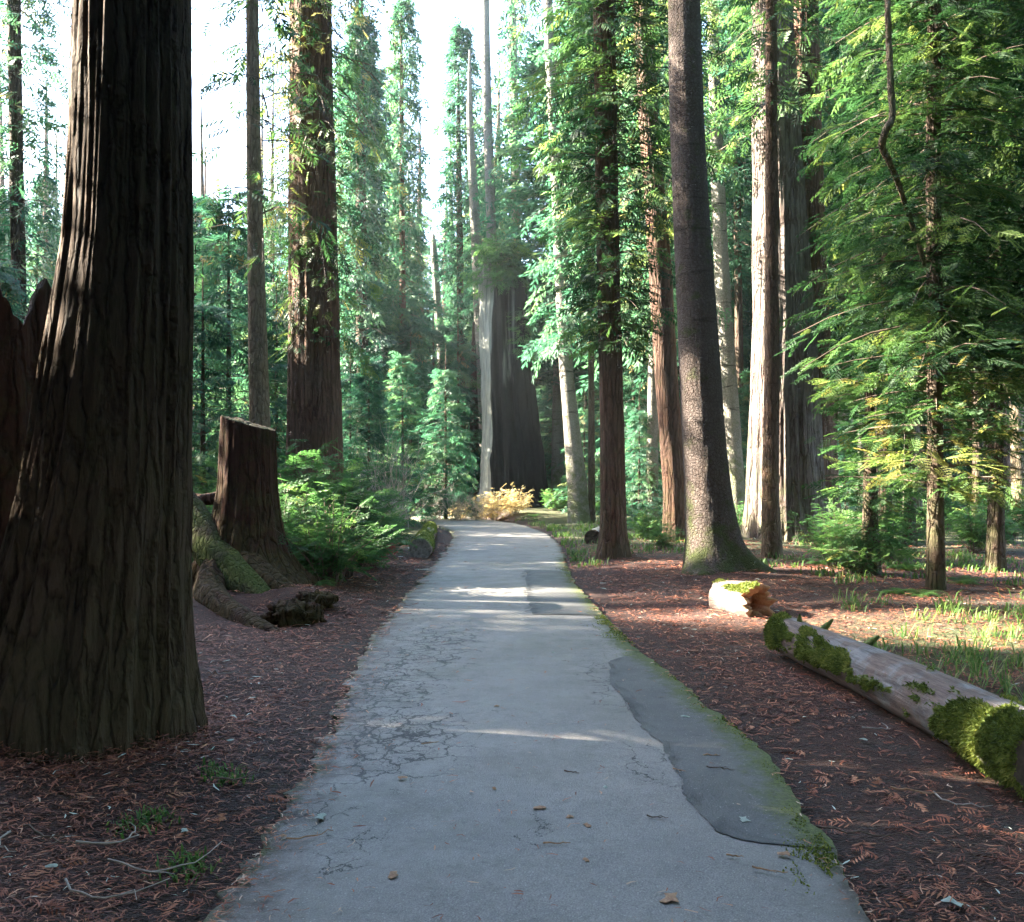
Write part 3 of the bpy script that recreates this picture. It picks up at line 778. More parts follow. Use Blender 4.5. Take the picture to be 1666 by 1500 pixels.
far_trunks = [  # D, edges, label, bark, top
    (46, [(380, 549, 562), (650, 553, 570)], 'grey far trunk right beside the straight reddish redwood', 'bark_pale', 22),
    (42, [(20, 578, 592), (400, 579, 596), (640, 580, 600)], 'dark leafy far trunk, first dark one right of the reddish redwood', 'bark_dark', 26),
    (48, [(380, 604, 614), (640, 605, 618)], 'whitish thin far trunk between two darker ones left of centre', 'bark_pale', 24),
    (50, [(350, 638, 649), (640, 640, 653)], 'pale far trunk touching a dark red one left of centre', 'bark_pale', 26),
    (44, [(330, 650, 658), (600, 650, 662)], 'dark red far trunk touching a pale one left of centre', 'bark_red', 26),
    (52, [(400, 700, 711), (580, 712, 724)], 'short pale far trunk leaning right above the teal young firs', 'bark_pale', 15.5),
    (50, [(330, 742, 752), (640, 745, 757)], 'dark far trunk left of the hollow snag', 'bark_dark', 24),
    (46, [(640, 765, 777), (780, 763, 782)], 'dark reddish trunk low behind the bare shrub by the hollow snag', 'bark_dark', 9.5),
    (30, [(520, 1056, 1070), (810, 1051, 1071)], 'light grey trunk between the foliage-clad redwood and the leaning one', 'bark_pale', 20),
    (34, [(430, 957, 966), (800, 957, 968)], 'thin dark trunk left of the foliage-clad redwood', 'bark_dark', 22),
    (40, [(480, 1012, 1022), (860, 1014, 1026)], 'thin pale far trunk right of the foliage-clad redwood', 'bark_pale', 22),
    (40, [(400, 1022, 1056), (660, 1022, 1060)], 'broad blackish trunk behind the leaning redwood', 'bark_dark', 24),
    (35, [(300, 1193, 1205), (500, 1196, 1208), (780, 1196, 1212)], 'slim dark trunk right of the whitish banded trunk', 'bark_dark', 24),
    (32, [(540, 1366, 1390), (740, 1363, 1388)], 'pale trunk stub seen below the dense boughs at right', 'bark_pale', 20),
    (34, [(560, 1395, 1410), (740, 1395, 1410)], 'grey trunk seen beside the pale one below the dense boughs', 'bark_pale', 20),
    (26, [(560, 1418, 1432), (860, 1418, 1434)], 'black narrow trunk below the dense boughs, right of the grey one', 'bark_dark', 18),
    (28, [(400, 1592, 1612), (700, 1600, 1622), (860, 1605, 1632)], 'straight brown-green trunk right of the young redwood', 'bark_dark', 22),
    (34, [(400, 1580, 1592), (840, 1582, 1598)], 'dark trunk just left of the straight brown-green one', 'bark_dark', 22),
    (32, [(500, 1628, 1638), (830, 1630, 1644)], 'narrow red trunk right of the straight brown-green one', 'bark_red', 22),
    (29, [(0, 1628, 1642), (500, 1640, 1658), (840, 1648, 1672)], 'grey trunk at the right edge of the wood', 'bark_brown', 22),
    (26, [(500, 1476, 1492), (870, 1470, 1500)], 'grey fluted trunk directly behind the young redwood stem', 'bark_grey_red', 16),
    (30, [(560, 1440, 1452), (850, 1438, 1454)], 'brown trunk sunlit at the foot, left of the young redwood stem', 'bark_brown', 18),
    (40, [(560, 1548, 1560), (820, 1548, 1562)], 'thin dark trunk just right of the young redwood stem', 'bark_dark', 20),
    (38, [(100, 1176, 1186), (500, 1180, 1191), (700, 1184, 1194)], 'thin brown trunk behind the whitish banded trunk', 'bark_brown', 26),
]
far_objs = []
for D, e, lab, mt, tp in far_trunks:
    t, p = tree_thing('forest_tree', D, e, lab, top=tp, mat=mt, seg=24, amp=0.04, k=3, vz=0.4, dz=0.3)
    far_objs.append((t, D, p))

# the giant's second trunk, shadowed, fused along its right side
tn2 = trunk_mesh('second_trunk', [(0, 0, -0.3, 0.75), (0, 0, 0.3, 0.68), (-0.1, 0, 6, 0.50), (-0.25, 0, 12, 0.42), (-0.3, 0, 30, 0.2)], M['bark_red'], seg=64, amp=0.08, k=4, vz=0.25, dz=0.2, seed=17, zdet=15)
link('second_trunk', tn2, tN, (0.95, 0.75, 0))

# ------------------------------------------------------------------ crowns made once, shared by many
CR = {}
def colr(a, b): return lambda t: a * (1 - t) ** 0.8 + b
CR['tall1'] = crown_mesh(0, 20, lambda t: 3.2 * (1 - t) ** 0.7 + 0.5, 190, 34, 2, 0.95, 0.30, 0.10, seed=1, mats=('leaf_far', 'twig'), clump=0.55)
CR['tall2'] = crown_mesh(0, 20, lambda t: 2.4 * (1 - t) ** 0.6 + 0.5, 150, 30, 2, 0.85, 0.45, 0.05, seed=2, mats=('leaf_far', 'twig'), clump=0.6)
CR['tall3'] = crown_mesh(0, 22, lambda t: 2.2 * math.sin(math.pi * min(1, t * 0.85 + 0.15)) + 0.6, 170, 34, 2, 0.9, 0.25, 0.2, seed=3, mats=('leaf_far', 'twig'), clump=0.5)
CR['sparse'] = crown_mesh(0, 20, lambda t: 2.6 * (1 - t) ** 0.8 + 0.5, 85, 22, 2, 0.8, 0.45, 0.15, seed=4, mats=('leaf_far', 'twig'), clump=0.6)
CR['young1'] = crown_mesh(0.3, 7.5, lambda t: 2.3 * (1 - t) ** 0.85 + 0.15, 74, 34, 1, 0.5, 0.22, 0.16, seed=5, mats=('leaf_far', 'twig'), clump=0.25, spread=0.42)
CR['young2'] = crown_mesh(0.2, 6.5, lambda t: 2.0 * (1 - t) ** 0.7 + 0.2, 62, 34, 1, 0.46, 0.34, 0.24, seed=6, mats=('leaf_far', 'twig'), clump=0.35, spread=0.42)
CR['mid'] = crown_mesh(0, 12, lambda t: 1.9 * (1 - t * 0.6), 150, 26, 1, 0.55, 0.30, 0.05, seed=7, mats=('leaf', 'twig'), clump=0.4)
TRK = {}
for i, (mt, rr) in enumerate([('bark_dark', 0.36), ('bark_red', 0.42), ('bark_pale', 0.30)]):
    TRK[i] = trunk_mesh('trunk', [(0, 0, -0.6, rr * 1.15), (0, 0, 0.4, rr), (0.12, 0, 12, rr * 0.8), (0.1, 0.1, 24, rr * 0.5), (0, 0, 34, rr * 0.1)], M[mt], seg=20, amp=0.06, k=3, vz=0.3, dz=0.8, seed=30 + i)
YT = trunk_mesh('trunk', [(0, 0, -0.4, 0.09), (0, 0, 0.3, 0.08), (0, 0, 4, 0.05), (0, 0, 7.6, 0.01)], M['bark_dark'], seg=10, amp=0.04, k=2, vz=0.4, dz=0.5, seed=40)

for j, (t, D, p) in enumerate(far_objs):
    tp = p[-1][2]
    c = [CR['tall2'], CR['tall1'], CR['tall3'], CR['sparse']][j % 4]
    if tp > 18: crown_on(t, c, rng.uniform(5.5, 9.5), rng.uniform(0, 6), (0.6, 0.6, 0.8))
crown_on(tI, CR['sparse'], 11, 1.0, 0.7); crown_on(tM, CR['sparse'], 12, 2.0, 0.7)
crown_on(tH2, CR['sparse'], 11, 0.5, (0.6, 0.6, 0.9)); crown_on(tH3, CR['sparse'], 9, 3.1, (0.55, 0.55, 0.9)); crown_on(tH4, CR['sparse'], 7, 4.1, (0.6, 0.6, 0.8))

# crowns of the nearer trees, each its own
def off_of(t): return np.array([t.location.x, t.location.y, t.location.z])
oJ = off_of(tJ)
crown_on(tJ, crown_mesh(4.3, 16, lambda t: 0.9 + 0.95 * min(1, t * 3), 200, 27, 1, 0.41, 0.35, 0.15, off=oJ, carve=False, seed=11, mats=('leaf', 'twig'), clump=0.35, gold=0.10))
oE = off_of(tE)
crown_on(tE, crown_mesh(6.3, 12.5, lambda t: 1.1, 24, 15, 0, 0.28, 0.6, 0.1, off=oE, carve=False, seed=45, mats=('leaf', 'twig'), gold=0.04))
crown_on(tE, crown_mesh(4.6, 20, lambda t: 1.1 + 1.0 * min(1, t * 3), 170, 26, 1, 0.34, 0.75, 0.10, off=oE, carve=False, seed=12, mats=('leaf', 'twig'), clump=0.4, gold=0.05))
oP = off_of(tP)
crown_on(tP, crown_mesh(1.35, 3.4, lambda t: 1.75, 34, 36, 0, 0.33, 0.16, 0.12, off=oP, carve=False, seed=13, mats=('leaf', 'twig'), clump=0.3, gold=0.10))
crown_on(tP, crown_mesh(2.9, 9, lambda t: 0.85, 90, 13, 0, 0.36, 0.35, 0.05, off=oP, carve=False, seed=44, mats=('leaf', 'twig'), gold=0.02))
crown_on(tP, crown_mesh(3.3, 11, lambda t: 1.95 - 1.0 * t, 110, 34, 0, 0.34, 0.28, 0.08, off=oP, carve=False, seed=14, mats=('leaf', 'twig'), clump=0.2, gold=0.03))
oQ = off_of(tQ)
crown_on(tQ, crown_mesh(0.25, 3.6, lambda t: 0.95 * (1 - t * 0.5), 48, 18, 0, 0.34, 0.2, 0.2, off=oQ, carve=False, seed=15, mats=('leaf_bush', 'twig'), gold=0.02))
crown_on(tB, crown_mesh(4.5, 15, lambda t: 2.0 - 0.8 * t, 110, 20, 1, 0.5, 0.35, 0.05, seed=16, mats=('leaf_far', 'twig'), clump=0.5))
crown_on(tD, crown_mesh(5.6, 13, lambda t: 1.5, 46, 14, 1, 0.42, 0.45, 0.1, off=off_of(tD), carve=True, seed=17, mats=('leaf', 'twig'), clump=0.4, gold=0.15))
crown_on(tK, crown_mesh(7.2, 20, lambda t: 1.6, 70, 22, 1, 0.5, 0.4, 0.1, seed=18, off=off_of(tK), carve=False, mats=('leaf', 'twig'), clump=0.4, gold=0.08))
crown_on(tL, crown_mesh(10.6, 19, lambda t: 2.2, 70, 22, 1, 0.5, 0.3, 0.1, off=off_of(tL), carve=False, seed=19, mats=('leaf', 'twig')))
crown_on(tO, crown_mesh(9.2, 15, lambda t: 1.2, 30, 12, 1, 0.5, 0.4, 0.1, off=off_of(tO), carve=False, seed=20, mats=('leaf', 'twig')))
crown_on(tN, crown_mesh(10.5, 27, lambda t: 2.6, 110, 24, 1, 0.55, 0.4, 0.1, off=off_of(tN), carve=False, seed=21, mats=('leaf', 'twig')))
crown_on(tA, crown_mesh(10.5, 15, lambda t: 2.4, 50, 22, 1, 0.5, 0.3, 0.1, off=off_of(tA), carve=True, seed=22, mats=('leaf', 'twig')))

# more leafy trees filling the right side
MIDT = trunk_mesh('trunk', [(0, 0, -0.4, 0.16), (0, 0, 0.4, 0.14), (0.05, 0, 6, 0.12), (0, 0, 15, 0.03)], M['bark_dark'], seg=20, amp=0.05, k=3, vz=0.4, dz=0.25, seed=50)
for px, D, zc, sc, lab in [(1440, 19.5, 3.6, 0.95, 'leafy redwood filling the space right of the giant pale redwood'),
                           (1620, 16.5, 3.3, 1.0, 'leafy redwood behind and right of the young one with sunlit boughs'),
                           (1700, 13.5, 3.4, 0.95, 'leafy redwood whose boughs reach in at the upper right edge'),
                           (1480, 23, 4.5, 1.1, 'tall leafy redwood behind the young one with sunlit boughs'),
                           (1590, 26, 5.0, 1.2, 'tall leafy redwood far back above the dark trunks at right')]:
    x = gx(px, D); t = empty('redwood_tree', (x, D, gz(x, D)))
    tag(t, lab, 'tree', 'leafy redwoods on the right')
    link('trunk', MIDT, t); crown_on(t, CR['mid'], zc, rng.uniform(0, 6), sc)
# the bare crooked pole hanging down among the boughs
pp = [at(px, py, D) + (D,) for px, py, D in [(1505, 432, 12.55), (1482, 360, 12.2), (1462, 300, 11.8), (1449, 266, 11.5), (1436, 240, 11.4), (1440, 214, 11.3), (1451, 190, 11.3), (1449, 130, 11.3), (1446, 60, 11.3), (1444, 0, 11.3), (1440, -220, 11.6)]]
t = empty('crooked_limb', (pp[0][0], pp[0][2], pp[0][1])); tag(t, 'bare crooked pale limb rising through the dense boughs at upper right', 'dead limb')
PL = cr_spline([(x - pp[0][0], D - pp[0][2], z - pp[0][1]) for x, z, D in pp], 9)
PL = PL + 0.006 * np.stack([vnoise(PL[:, 2] * 9, 0 * PL[:, 2], 0, k) for k in (1, 2, 3)], 1)
V, Fq = tube(PL, np.interp(np.linspace(0, 1, len(PL)), [0, 0.2, 0.5, 1], [0.030, 0.034, 0.046, 0.034]) * (1 + 0.12 * vnoise(PL[:, 2] * 14, 0 * PL[:, 2], 0, 9)), 12)
link('bare_stem', mesh_np('bare_stem', V, Fq, [M['bark_brown']], {'furrow': np.full(len(V), 0.5)}, smooth=True), t)
rgp = np.random.default_rng(61)
for k in range(9):
    q0 = PL[rgp.integers(18, len(PL) - 12)]; dd = np.array([rgp.choice([-1, 1]) * rgp.uniform(0.5, 1), rgp.uniform(-0.6, 0.6), rgp.uniform(-0.2, 0.5)]); l = rgp.uniform(0.10, 0.40)
    V, Fq = tube([q0, q0 + dd * l * 0.5 + rgp.normal(0, 0.01, 3), q0 + dd * l + np.array([0, 0, -0.05 * l])], np.array([0.012, 0.007, 0.003]), 5)
    link('side_twig', mesh_np('side_twig', V, Fq, [M['bark_brown']], {'furrow': np.full(len(V), 0.5)}), t)

# ------------------------------------------------------------------ the woods behind: shared meshes, one thing per tree
def woods_tree(x, y, trunk, crown, zc, sxy, sz, label, group, kind='forest_tree'):
    t = empty(kind, (x, y, gz(x, y) - 0.1), random.uniform(0, 6.28))
    tag(t, label, 'tree', group)
    link('trunk', trunk, t, None, 0, (sxy * 0.9, sxy * 0.9, sz))
    link('crown', crown, t, (0, 0, zc), 0, (sxy, sxy, sz))
    return t
rb = random.Random(5)
BK = ['dark', 'reddish', 'pale']
used = []
def clear(x, y, r):
    for a, b in used:
        if (a - x) ** 2 + (b - y) ** 2 < r * r: return False
    used.append((x, y)); return True
n_ok = 0
GAPS = [(-0.8, 37.8, 4.2), (3, 50, 2.5)]
def in_gap(x, y):
    for gx_, gy_, w in GAPS:
        u = -(x - gx_) * SH[0] - (y - gy_) * SH[1]; v = (x - gx_) * SN[0] + (y - gy_) * SN[1]
        if -1 < u < 42 and abs(v) < w: return True
    return False
for _ in range(900):
    if n_ok >= 150: break
    D = rb.uniform(36, 105) ; px = rb.uniform(-120, 1790)
    x = gx(px, D)
    if path_dist([x], [D])[0][0] < 2.0 + D * 0.01: continue
    left = px < 500
    if in_gap(x, D): continue
    if 600 < px < 870 and D < 47: continue
    if not clear(x, D, 2.6 + 0.012 * D): continue
    sz = rb.uniform(0.8, 1.15)
    if left:          # low enough to leave the bright sky open
        topz = (0.25 + 0.10 * rb.random()) * D * 1.0
        sz = max(0.28, topz / 24); zc = 3 * sz
        kb = rb.randrange(3)
        woods_tree(x, D, TRK[kb], CR[rb.choice(['tall1', 'tall2', 'tall3'])], zc, 0.75, sz, 'low hazy evergreen with %s bark in the far woods behind the left trunks' % BK[kb], 'far evergreens with %s bark at left' % BK[kb])
    elif px < 930:
        if D < 60 and rb.random() < 0.5: continue
        if px < 770: sz = min(sz, D * rb.uniform(0.26, 0.52) / 24)
        kb = rb.randrange(3)
        woods_tree(x, D, TRK[kb], CR[rb.choice(['sparse', 'tall2', 'sparse', 'tall3'])], rb.uniform(4, 8), rb.uniform(1.0, 1.5), sz * 0.9, 'tall thin evergreen with %s bark in the glowing far woods beyond the bend' % BK[kb], 'far evergreens with %s bark beyond the bend' % BK[kb])
    else:
        kb = rb.randrange(3)
        woods_tree(x, D, TRK[kb], CR[rb.choice(['tall1', 'tall2', 'tall3'])], rb.uniform(3, 8), rb.uniform(0.9, 1.25), sz, 'evergreen with %s bark in the deep woods behind the right trunks' % BK[kb], 'far evergreens with %s bark at right' % BK[kb])
    n_ok += 1

# young firs below them
def young(x, y, k, s, label, group, sz=1.0):
    t = empty('young_fir', (x, y, gz(x, y) - 0.05), random.uniform(0, 6.28))
    tag(t, label, 'young tree', group)
    link('trunk', YT, t, None, 0, (s, s, s * sz)); link('crown', CR[k], t, None, 0, (s, s, s * sz))
for px, D, s, lab in [(330, 20, 0.85, 'young fir filling the gap left of the slim sunlit trunk'), (372, 23, 1.15, 'taller young fir left of the slim sunlit trunk'), (318, 27, 1.25, 'hazy tall young fir beside the huge redwood trunk'),
                      (450, 24, 0.9, 'young fir between the slim sunlit trunk and the reddish redwood'), (445, 29, 1.2, 'hazy young fir behind the slim sunlit trunk'), (400, 31, 1.3, 'hazy young fir far behind the cut stump'),
                      (600, 31, 0.75, 'low young fir right of the reddish redwood'), (655, 36, 0.85, 'young fir behind the bare twiggy shrub'), (725, 37, 0.95, 'teal young fir left of the hollow snag'),
                      (570, 36, 0.9, 'young fir just right of the reddish redwood'), (760, 52, 1.0, 'young fir far back left of the hollow snag'),
                      (585, 44, 1.5, 'tall hazy young fir behind the bare twiggy shrub'), (625, 47, 1.35, 'hazy young fir beside the whitish thin trunks'), (668, 43, 1.2, 'hazy young fir in the middle of the bend backdrop'), (705, 49, 1.55, 'tall hazy young fir under the leaning pale trunk'), (745, 45, 1.3, 'hazy young fir close left of the hollow snag'), (560, 52, 1.8, 'tall hazy fir just clear of the reddish redwood'), (650, 55, 1.9, 'tallest hazy fir left of the hollow snag'), (895, 52, 1.5, 'tall hazy young fir right of the hollow snag'), (340, 36, 1.7, 'tall hazy fir right of the huge redwood trunk'), (385, 46, 1.8, 'tall hazy fir left of the slim sunlit trunk'), (455, 33, 1.25, 'tall hazy fir left of the reddish redwood'),
                      (905, 46, 0.9, 'young fir behind the pale grey trunk at the bend'), (1040, 30, 0.6, 'small young fir behind the foliage-clad redwood'), (1000, 40, 0.9, 'young fir far behind the foliage-clad redwood'),
                      (1225, 34, 0.75, 'young fir left behind the giant pale redwood'), (1190, 40, 1.1, 'taller young fir behind the whitish banded trunk'), (1375, 28, 0.45, 'low young fir right behind the giant pale redwood'),
                      (-20, 16, 0.85, 'young fir behind the broken stump at the left edge'), (60, 24, 1.0, 'young fir between the broken stump and the huge redwood')]:
    x = gx(px, D); young(x, D, 'young1' if (px + int(D)) % 2 else 'young2', s, lab, 'young firs between the trunks')
n2 = 0
for _ in range(600):
    if n2 >= 90: break
    D = rb.uniform(33, 85); px = rb.uniform(-100, 1780); x = gx(px, D)
    if path_dist([x], [D])[0][0] < 1.8: continue
    if 580 < px < 900 and D < 50: continue
    if px > 1300 and D < 42: continue
    if in_gap(x, D): continue
    if not clear(x, D, 1.7): continue
    young(x, D, rb.choice(['young1', 'young2']), rb.uniform(0.6, 1.2), 'small fir of the understorey far between the trunks', 'understorey firs in the far woods', rb.uniform(0.8, 1.2)); n2 += 1

# ------------------------------------------------------------------ unseen trees added on the sun side for shade, crowns cut open for sun patches
n3 = 0
OCC = []
rs = random.Random(11)
for _ in range(4000):
    if n3 >= 36: break
    dist = rs.uniform(5, 48); lat = rs.uniform(-17, 15) if n3 < 24 else rs.uniform(-7, -0.5)
    x = 2 - SH[0] * dist + SN[0] * lat; y = 9 - SH[1] * dist + SN[1] * lat
    if (x + 0.58 * y) / 1.156 > -5.6 or math.hypot(x, y) < 6.5: continue
    if any((a - x) ** 2 + (b - y) ** 2 < (14 if n3 < 24 else 6) for a, b in OCC): continue
    if path_dist([x], [y])[0][0] < 2.5: continue
    if any(abs((x - a) * SN[0] + (y - b) * SN[1]) < 0.6 for a, b in [(0, 13.4), (2.2, 4.75), (2.3, 10.9), (9.2, 11.5), (4.6, 9.7), (9.0, 16.3)]): continue
    OCC.append((x, y))
    t = empty('redwood_tree', (x, y, gz(x, y) - 0.1)); tag(t, 'unseen redwood added outside the left edge for shade, crown cut open for sun patches', 'tree', 'shade redwoods added outside the left edge')
    link('trunk', TRK[n3 % 2], t)
    me = crown_mesh(1.5 if dist > 14 else 3.0, 28, lambda tt: 3.3 * (1 - tt) ** 0.6 + 0.7, 140, 12, 2, 1.25, 0.25, 0.1, off=off_of(t), carve=True, seed=200 + n3, mats=('leaf', 'twig'))
    link('crown', me, t)
    n3 += 1
# more unseen trees added behind / right of the camera to block sky light
for x, y in [(-5, -4), (5.5, -3), (9.5, 3), (-9, -8), (1.5, -9), (12, 7.5), (8, -9), (16, 1), (-2, -14), (15, 12), (-8.5, -2.5), (-11, -2), (3.5, -5), (-1.5, -6), (7, -1), (5, -13), (12, -4), (-6, -12), (20, 6), (-14, -12), (19, 14), (10.5, 7), (4.2, -8.5), (-4.5, -8), (0.5, -13), (9.5, -6), (-9, -5.5), (13, -9), (-13, -7), (11, 0.5), (-3.2, -2.2), (2.2, -16), (14.5, -1), (7.5, -15)]:
    t = empty('redwood_tree', (x, y, gz(x, y) - 0.1)); tag(t, 'unseen redwood added beside or behind the camera to block sky light', 'tree', 'sky-blocking redwoods added behind the camera')
    link('trunk', TRK[1], t); link('crown', CR['tall1'], t, (0, 0, 4.2), rs.uniform(0, 6), (1.25, 1.25, 1.0))

# ------------------------------------------------------------------ stumps and the hollow snag
def stump_mesh(name, pts, topz, mat, capmat, seg=96, dz=0.05, amp=0.06, k=5, vz=0.4, flare=0.25, fh=0.4, seed=1, hollow=0.0, depth=0.5, rfun=None, attrs=None, caprough=0.03):
    """a stump whose rim height is topz(theta, x, y); hollow = inner radius share (0: solid, flat cut)"""
    P = np.array(pts, float); zmax = P[-1, 2]
    nz = int((zmax - P[0, 2]) / dz)
    th = np.linspace(0, 2 * np.pi, seg, endpoint=False)
    q = np.linspace(0, 1, nz)
    T, Q = np.meshgrid(th, q)
    ct, st = np.cos(T), np.sin(T)
    rim = topz(th, np.cos(th) * P[-1, 3], np.sin(th) * P[-1, 3])
    Z = P[0, 2] + (rim[None, :] - P[0, 2]) * Q
    ri = ridges(ct, st, Z, k, vz, seed)
    r = np.interp(Z, P[:, 2], P[:, 3]); cx = np.interp(Z, P[:, 2], P[:, 0]); cy = np.interp(Z, P[:, 2], P[:, 1])
    rr = r * (1 + amp * ri + 0.05 * vnoise(ct * 1.3, st * 1.3, Z * 0.6, seed + 9))
    rr = rr * (1 + flare * np.exp(-np.clip(Z, 0, None) / fh) * (0.3 + 1.2 * smooth01(-0.3, 0.5, vnoise(ct * 1.8, st * 1.8, Z * 0.3, seed + 20))))
    if rfun is not None: rr = rr * rfun(T, Z)
    rows = [np.stack([cx + rr * ct, cy + rr * st, Z], -1)]
    fur = [np.clip(ri * 0.5 + 0.5, 0, 1)]
    last = rows[0][-1]; c = np.array([cx[-1].mean(), cy[-1].mean()])
    mi_rows = nz - 1
    steps = [(0.97, 0.0), (0.75, 0), (0.5, 0), (0.25, 0), (0.02, 0)] if hollow == 0 else [(0.93, 0.0)] + [(hollow * (1 - 0.15 * i / 5), depth * i / 5) for i in range(1, 6)] + [(0.3, depth), (0.02, depth)]
    for f, dn in steps:
        x = c[0] + (last[:, 0] - c[0]) * f; y = c[1] + (last[:, 1] - c[1]) * f
        if hollow == 0:
            z = topz(th, (last[:, 0] - c[0]) * f, (last[:, 1] - c[1]) * f) + caprough * vnoise(x * 14, y * 14, 0, seed + 2)
        else:
            z = last[:, 2] * (1 - min(1, dn / depth)) + (last[:, 2] - dn) * min(1, dn / depth) + 0.04 * vnoise(x * 9, y * 9, last[:, 2], seed)
        rows.append(np.stack([x, y, z], -1)[None]); fur.append(np.full((1, seg), 0.4))
    G = np.concatenate(rows, 0); n = G.shape[0]
    a = np.arange(n - 1)[:, None] * seg; j = np.arange(seg)[None, :]; j2 = (j + 1) % seg
    Fc = np.stack([(a + j).ravel(), (a + j2).ravel(), (a + seg + j2).ravel(), (a + seg + j).ravel()], 1)
    mi = np.zeros((n - 1, seg), int); mi[mi_rows:] = 1
    at_ = {'furrow': np.concatenate(fur, 0).ravel()}
    if attrs: at_.update({kk: v(G).ravel() for kk, v in attrs.items()})
    return mesh_np(name, G.reshape(-1, 3), Fc, [mat, capmat], at_, mi.ravel(), smooth=True)

# broken stump behind the big redwood
xs_, D_ = gx(18, 7.9), 7.9
zs_ = gz(xs_, D_)
def rimC(th, x, y):
    px = x; base = 2.75 - zs_
    slab = np.exp(-((px - 0.10) / 0.17) ** 4) * 0.62
    pk = np.exp(-((px - 0.45) / 0.10) ** 2) * 0.45
    return base + np.where(np.sin(th) < 0.3, slab + pk, 0.1) + 0.16 * vnoise(np.cos(th) * 6, np.sin(th) * 6, 0, 4) + 0.09 * vnoise(np.cos(th) * 18, np.sin(th) * 18, 0, 6)
tC = empty('broken_stump', (xs_, D_, zs_)); tag(tC, 'tall jagged rotten red stump behind the huge redwood at the left edge', 'stump')
link('trunk', stump_mesh('trunk', [(0, 0, -0.4, 0.95), (0, 0, 0.5, 0.82), (0, 0, 1.8, 0.64), (0, 0, 3.4, 0.55)], rimC, M['stump_wood'], M['stump_wood'], seg=150, dz=0.045, amp=0.10, k=4, vz=0.35, seed=71, hollow=0.75, depth=0.9), tC)

# cut stump with mossy top
M['root_moss'] = bark_mat('mossy_root_bark', (0.08, 0.06, 0.045), (0.03, 0.018, 0.012), 0.9, 0.25, 18, (0.045, 0.06, 0.018), 0.9, 0.8, 3.0)
D_ = 12.3; xs_ = gx(403, D_); zs_ = gz(xs_, D_)
def rimF(th, x, y): return (2.43 - zs_) - 0.30 * (x + 0.1) + 0.05 * y + 0.0 * th
tF = empty('cut_stump', (xs_, D_, zs_)); tag(tF, 'tall cut stump with slanting mossy top and spreading roots, left of the path', 'stump')
link('trunk', stump_mesh('trunk', [(-0.05, 0, -0.4, 0.52), (-0.03, 0, 0.4, 0.43), (0.0, 0, 1.3, 0.355), (0.01, 0, 2.5, 0.33)], rimF, M['stump_wood'], M['root_moss'], seg=120, dz=0.04, amp=0.09, k=4, vz=0.35, seed=72, flare=0.55, fh=0.35), tF)
def root(parent, P, rad, seed, matn='bark_big', nseg=26):
    pl = cr_spline(P, 8); n = len(pl)
    r = np.interp(np.linspace(0, 1, n), np.linspace(0, 1, len(rad)), rad)
    t = np.gradient(pl, axis=0); t /= np.linalg.norm(t, axis=1)[:, None]
    a = np.cross(t, np.array([0.1, 0.2, 1.0])); a /= np.linalg.norm(a, axis=1)[:, None]; b = np.cross(t, a)
    th = np.linspace(0, 2 * np.pi, nseg, endpoint=False)
    nz_ = vnoise(np.cos(th)[None] * 2 + 0 * pl[:, :1], np.sin(th)[None] * 2 + 0 * pl[:, :1], np.arange(n)[:, None] * 0.25, seed)
    nz_ = nz_ * 0.7 + 0.7 * ridges(np.cos(th)[None] + 0 * pl[:, :1], np.sin(th)[None] + 0 * pl[:, :1], np.arange(n)[:, None] * 0.12 + 0 * nz_, 2.6, 1.0, seed)
    rr = r[:, None] * (1 + 0.22 * nz_)
    V = pl[:, None] + rr[..., None] * (np.cos(th)[None, :, None] * a[:, None] + np.sin(th)[None, :, None] * b[:, None])
    ia = np.arange(n - 1)[:, None] * nseg; j = np.arange(nseg)[None]; j2 = (j + 1) % nseg
    Fc = np.stack([(ia + j).ravel(), (ia + j2).ravel(), (ia + nseg + j2).ravel(), (ia + nseg + j).ravel()], 1)
    me = mesh_np('root', V.reshape(-1, 3), Fc, [M[matn]], {'furrow': np.clip(nz_ * 0.5 + 0.5, 0, 1).ravel()}, smooth=True)
    return link('root', me, parent)
def rel(t, px, py, D):
    X, Z = at(px, py, D); return (X - t.location.x, D - t.location.y, Z - t.location.z)
root(tF, [rel(tF, 262, 765, 12.6), rel(tF, 310, 840, 12.3), rel(tF, 360, 910, 11.9), rel(tF, 415, 965, 11.4), rel(tF, 470, 1010, 11.0)], [0.14, 0.21, 0.22, 0.17, 0.05], 3, 'root_moss')
root(tF, [rel(tF, 395, 900, 12.2), rel(tF, 430, 950, 11.6), rel(tF, 490, 990, 11.3), rel(tF, 545, 1022, 10.9)], [0.22, 0.20, 0.15, 0.05], 4, 'stump_wood')
root(tF, [rel(tF, 370, 900, 12.2), rel(tF, 340, 960, 11.3), rel(tF, 400, 1010, 10.3), rel(tF, 470, 1040, 9.6)], [0.2, 0.17, 0.13, 0.04], 5, 'stump_wood')
root(tF, [rel(tF, 300, 810, 12.9), rel(tF, 345, 812, 12.6), rel(tF, 385, 800, 12.4)], [0.07, 0.08, 0.08], 6, 'stump_wood')
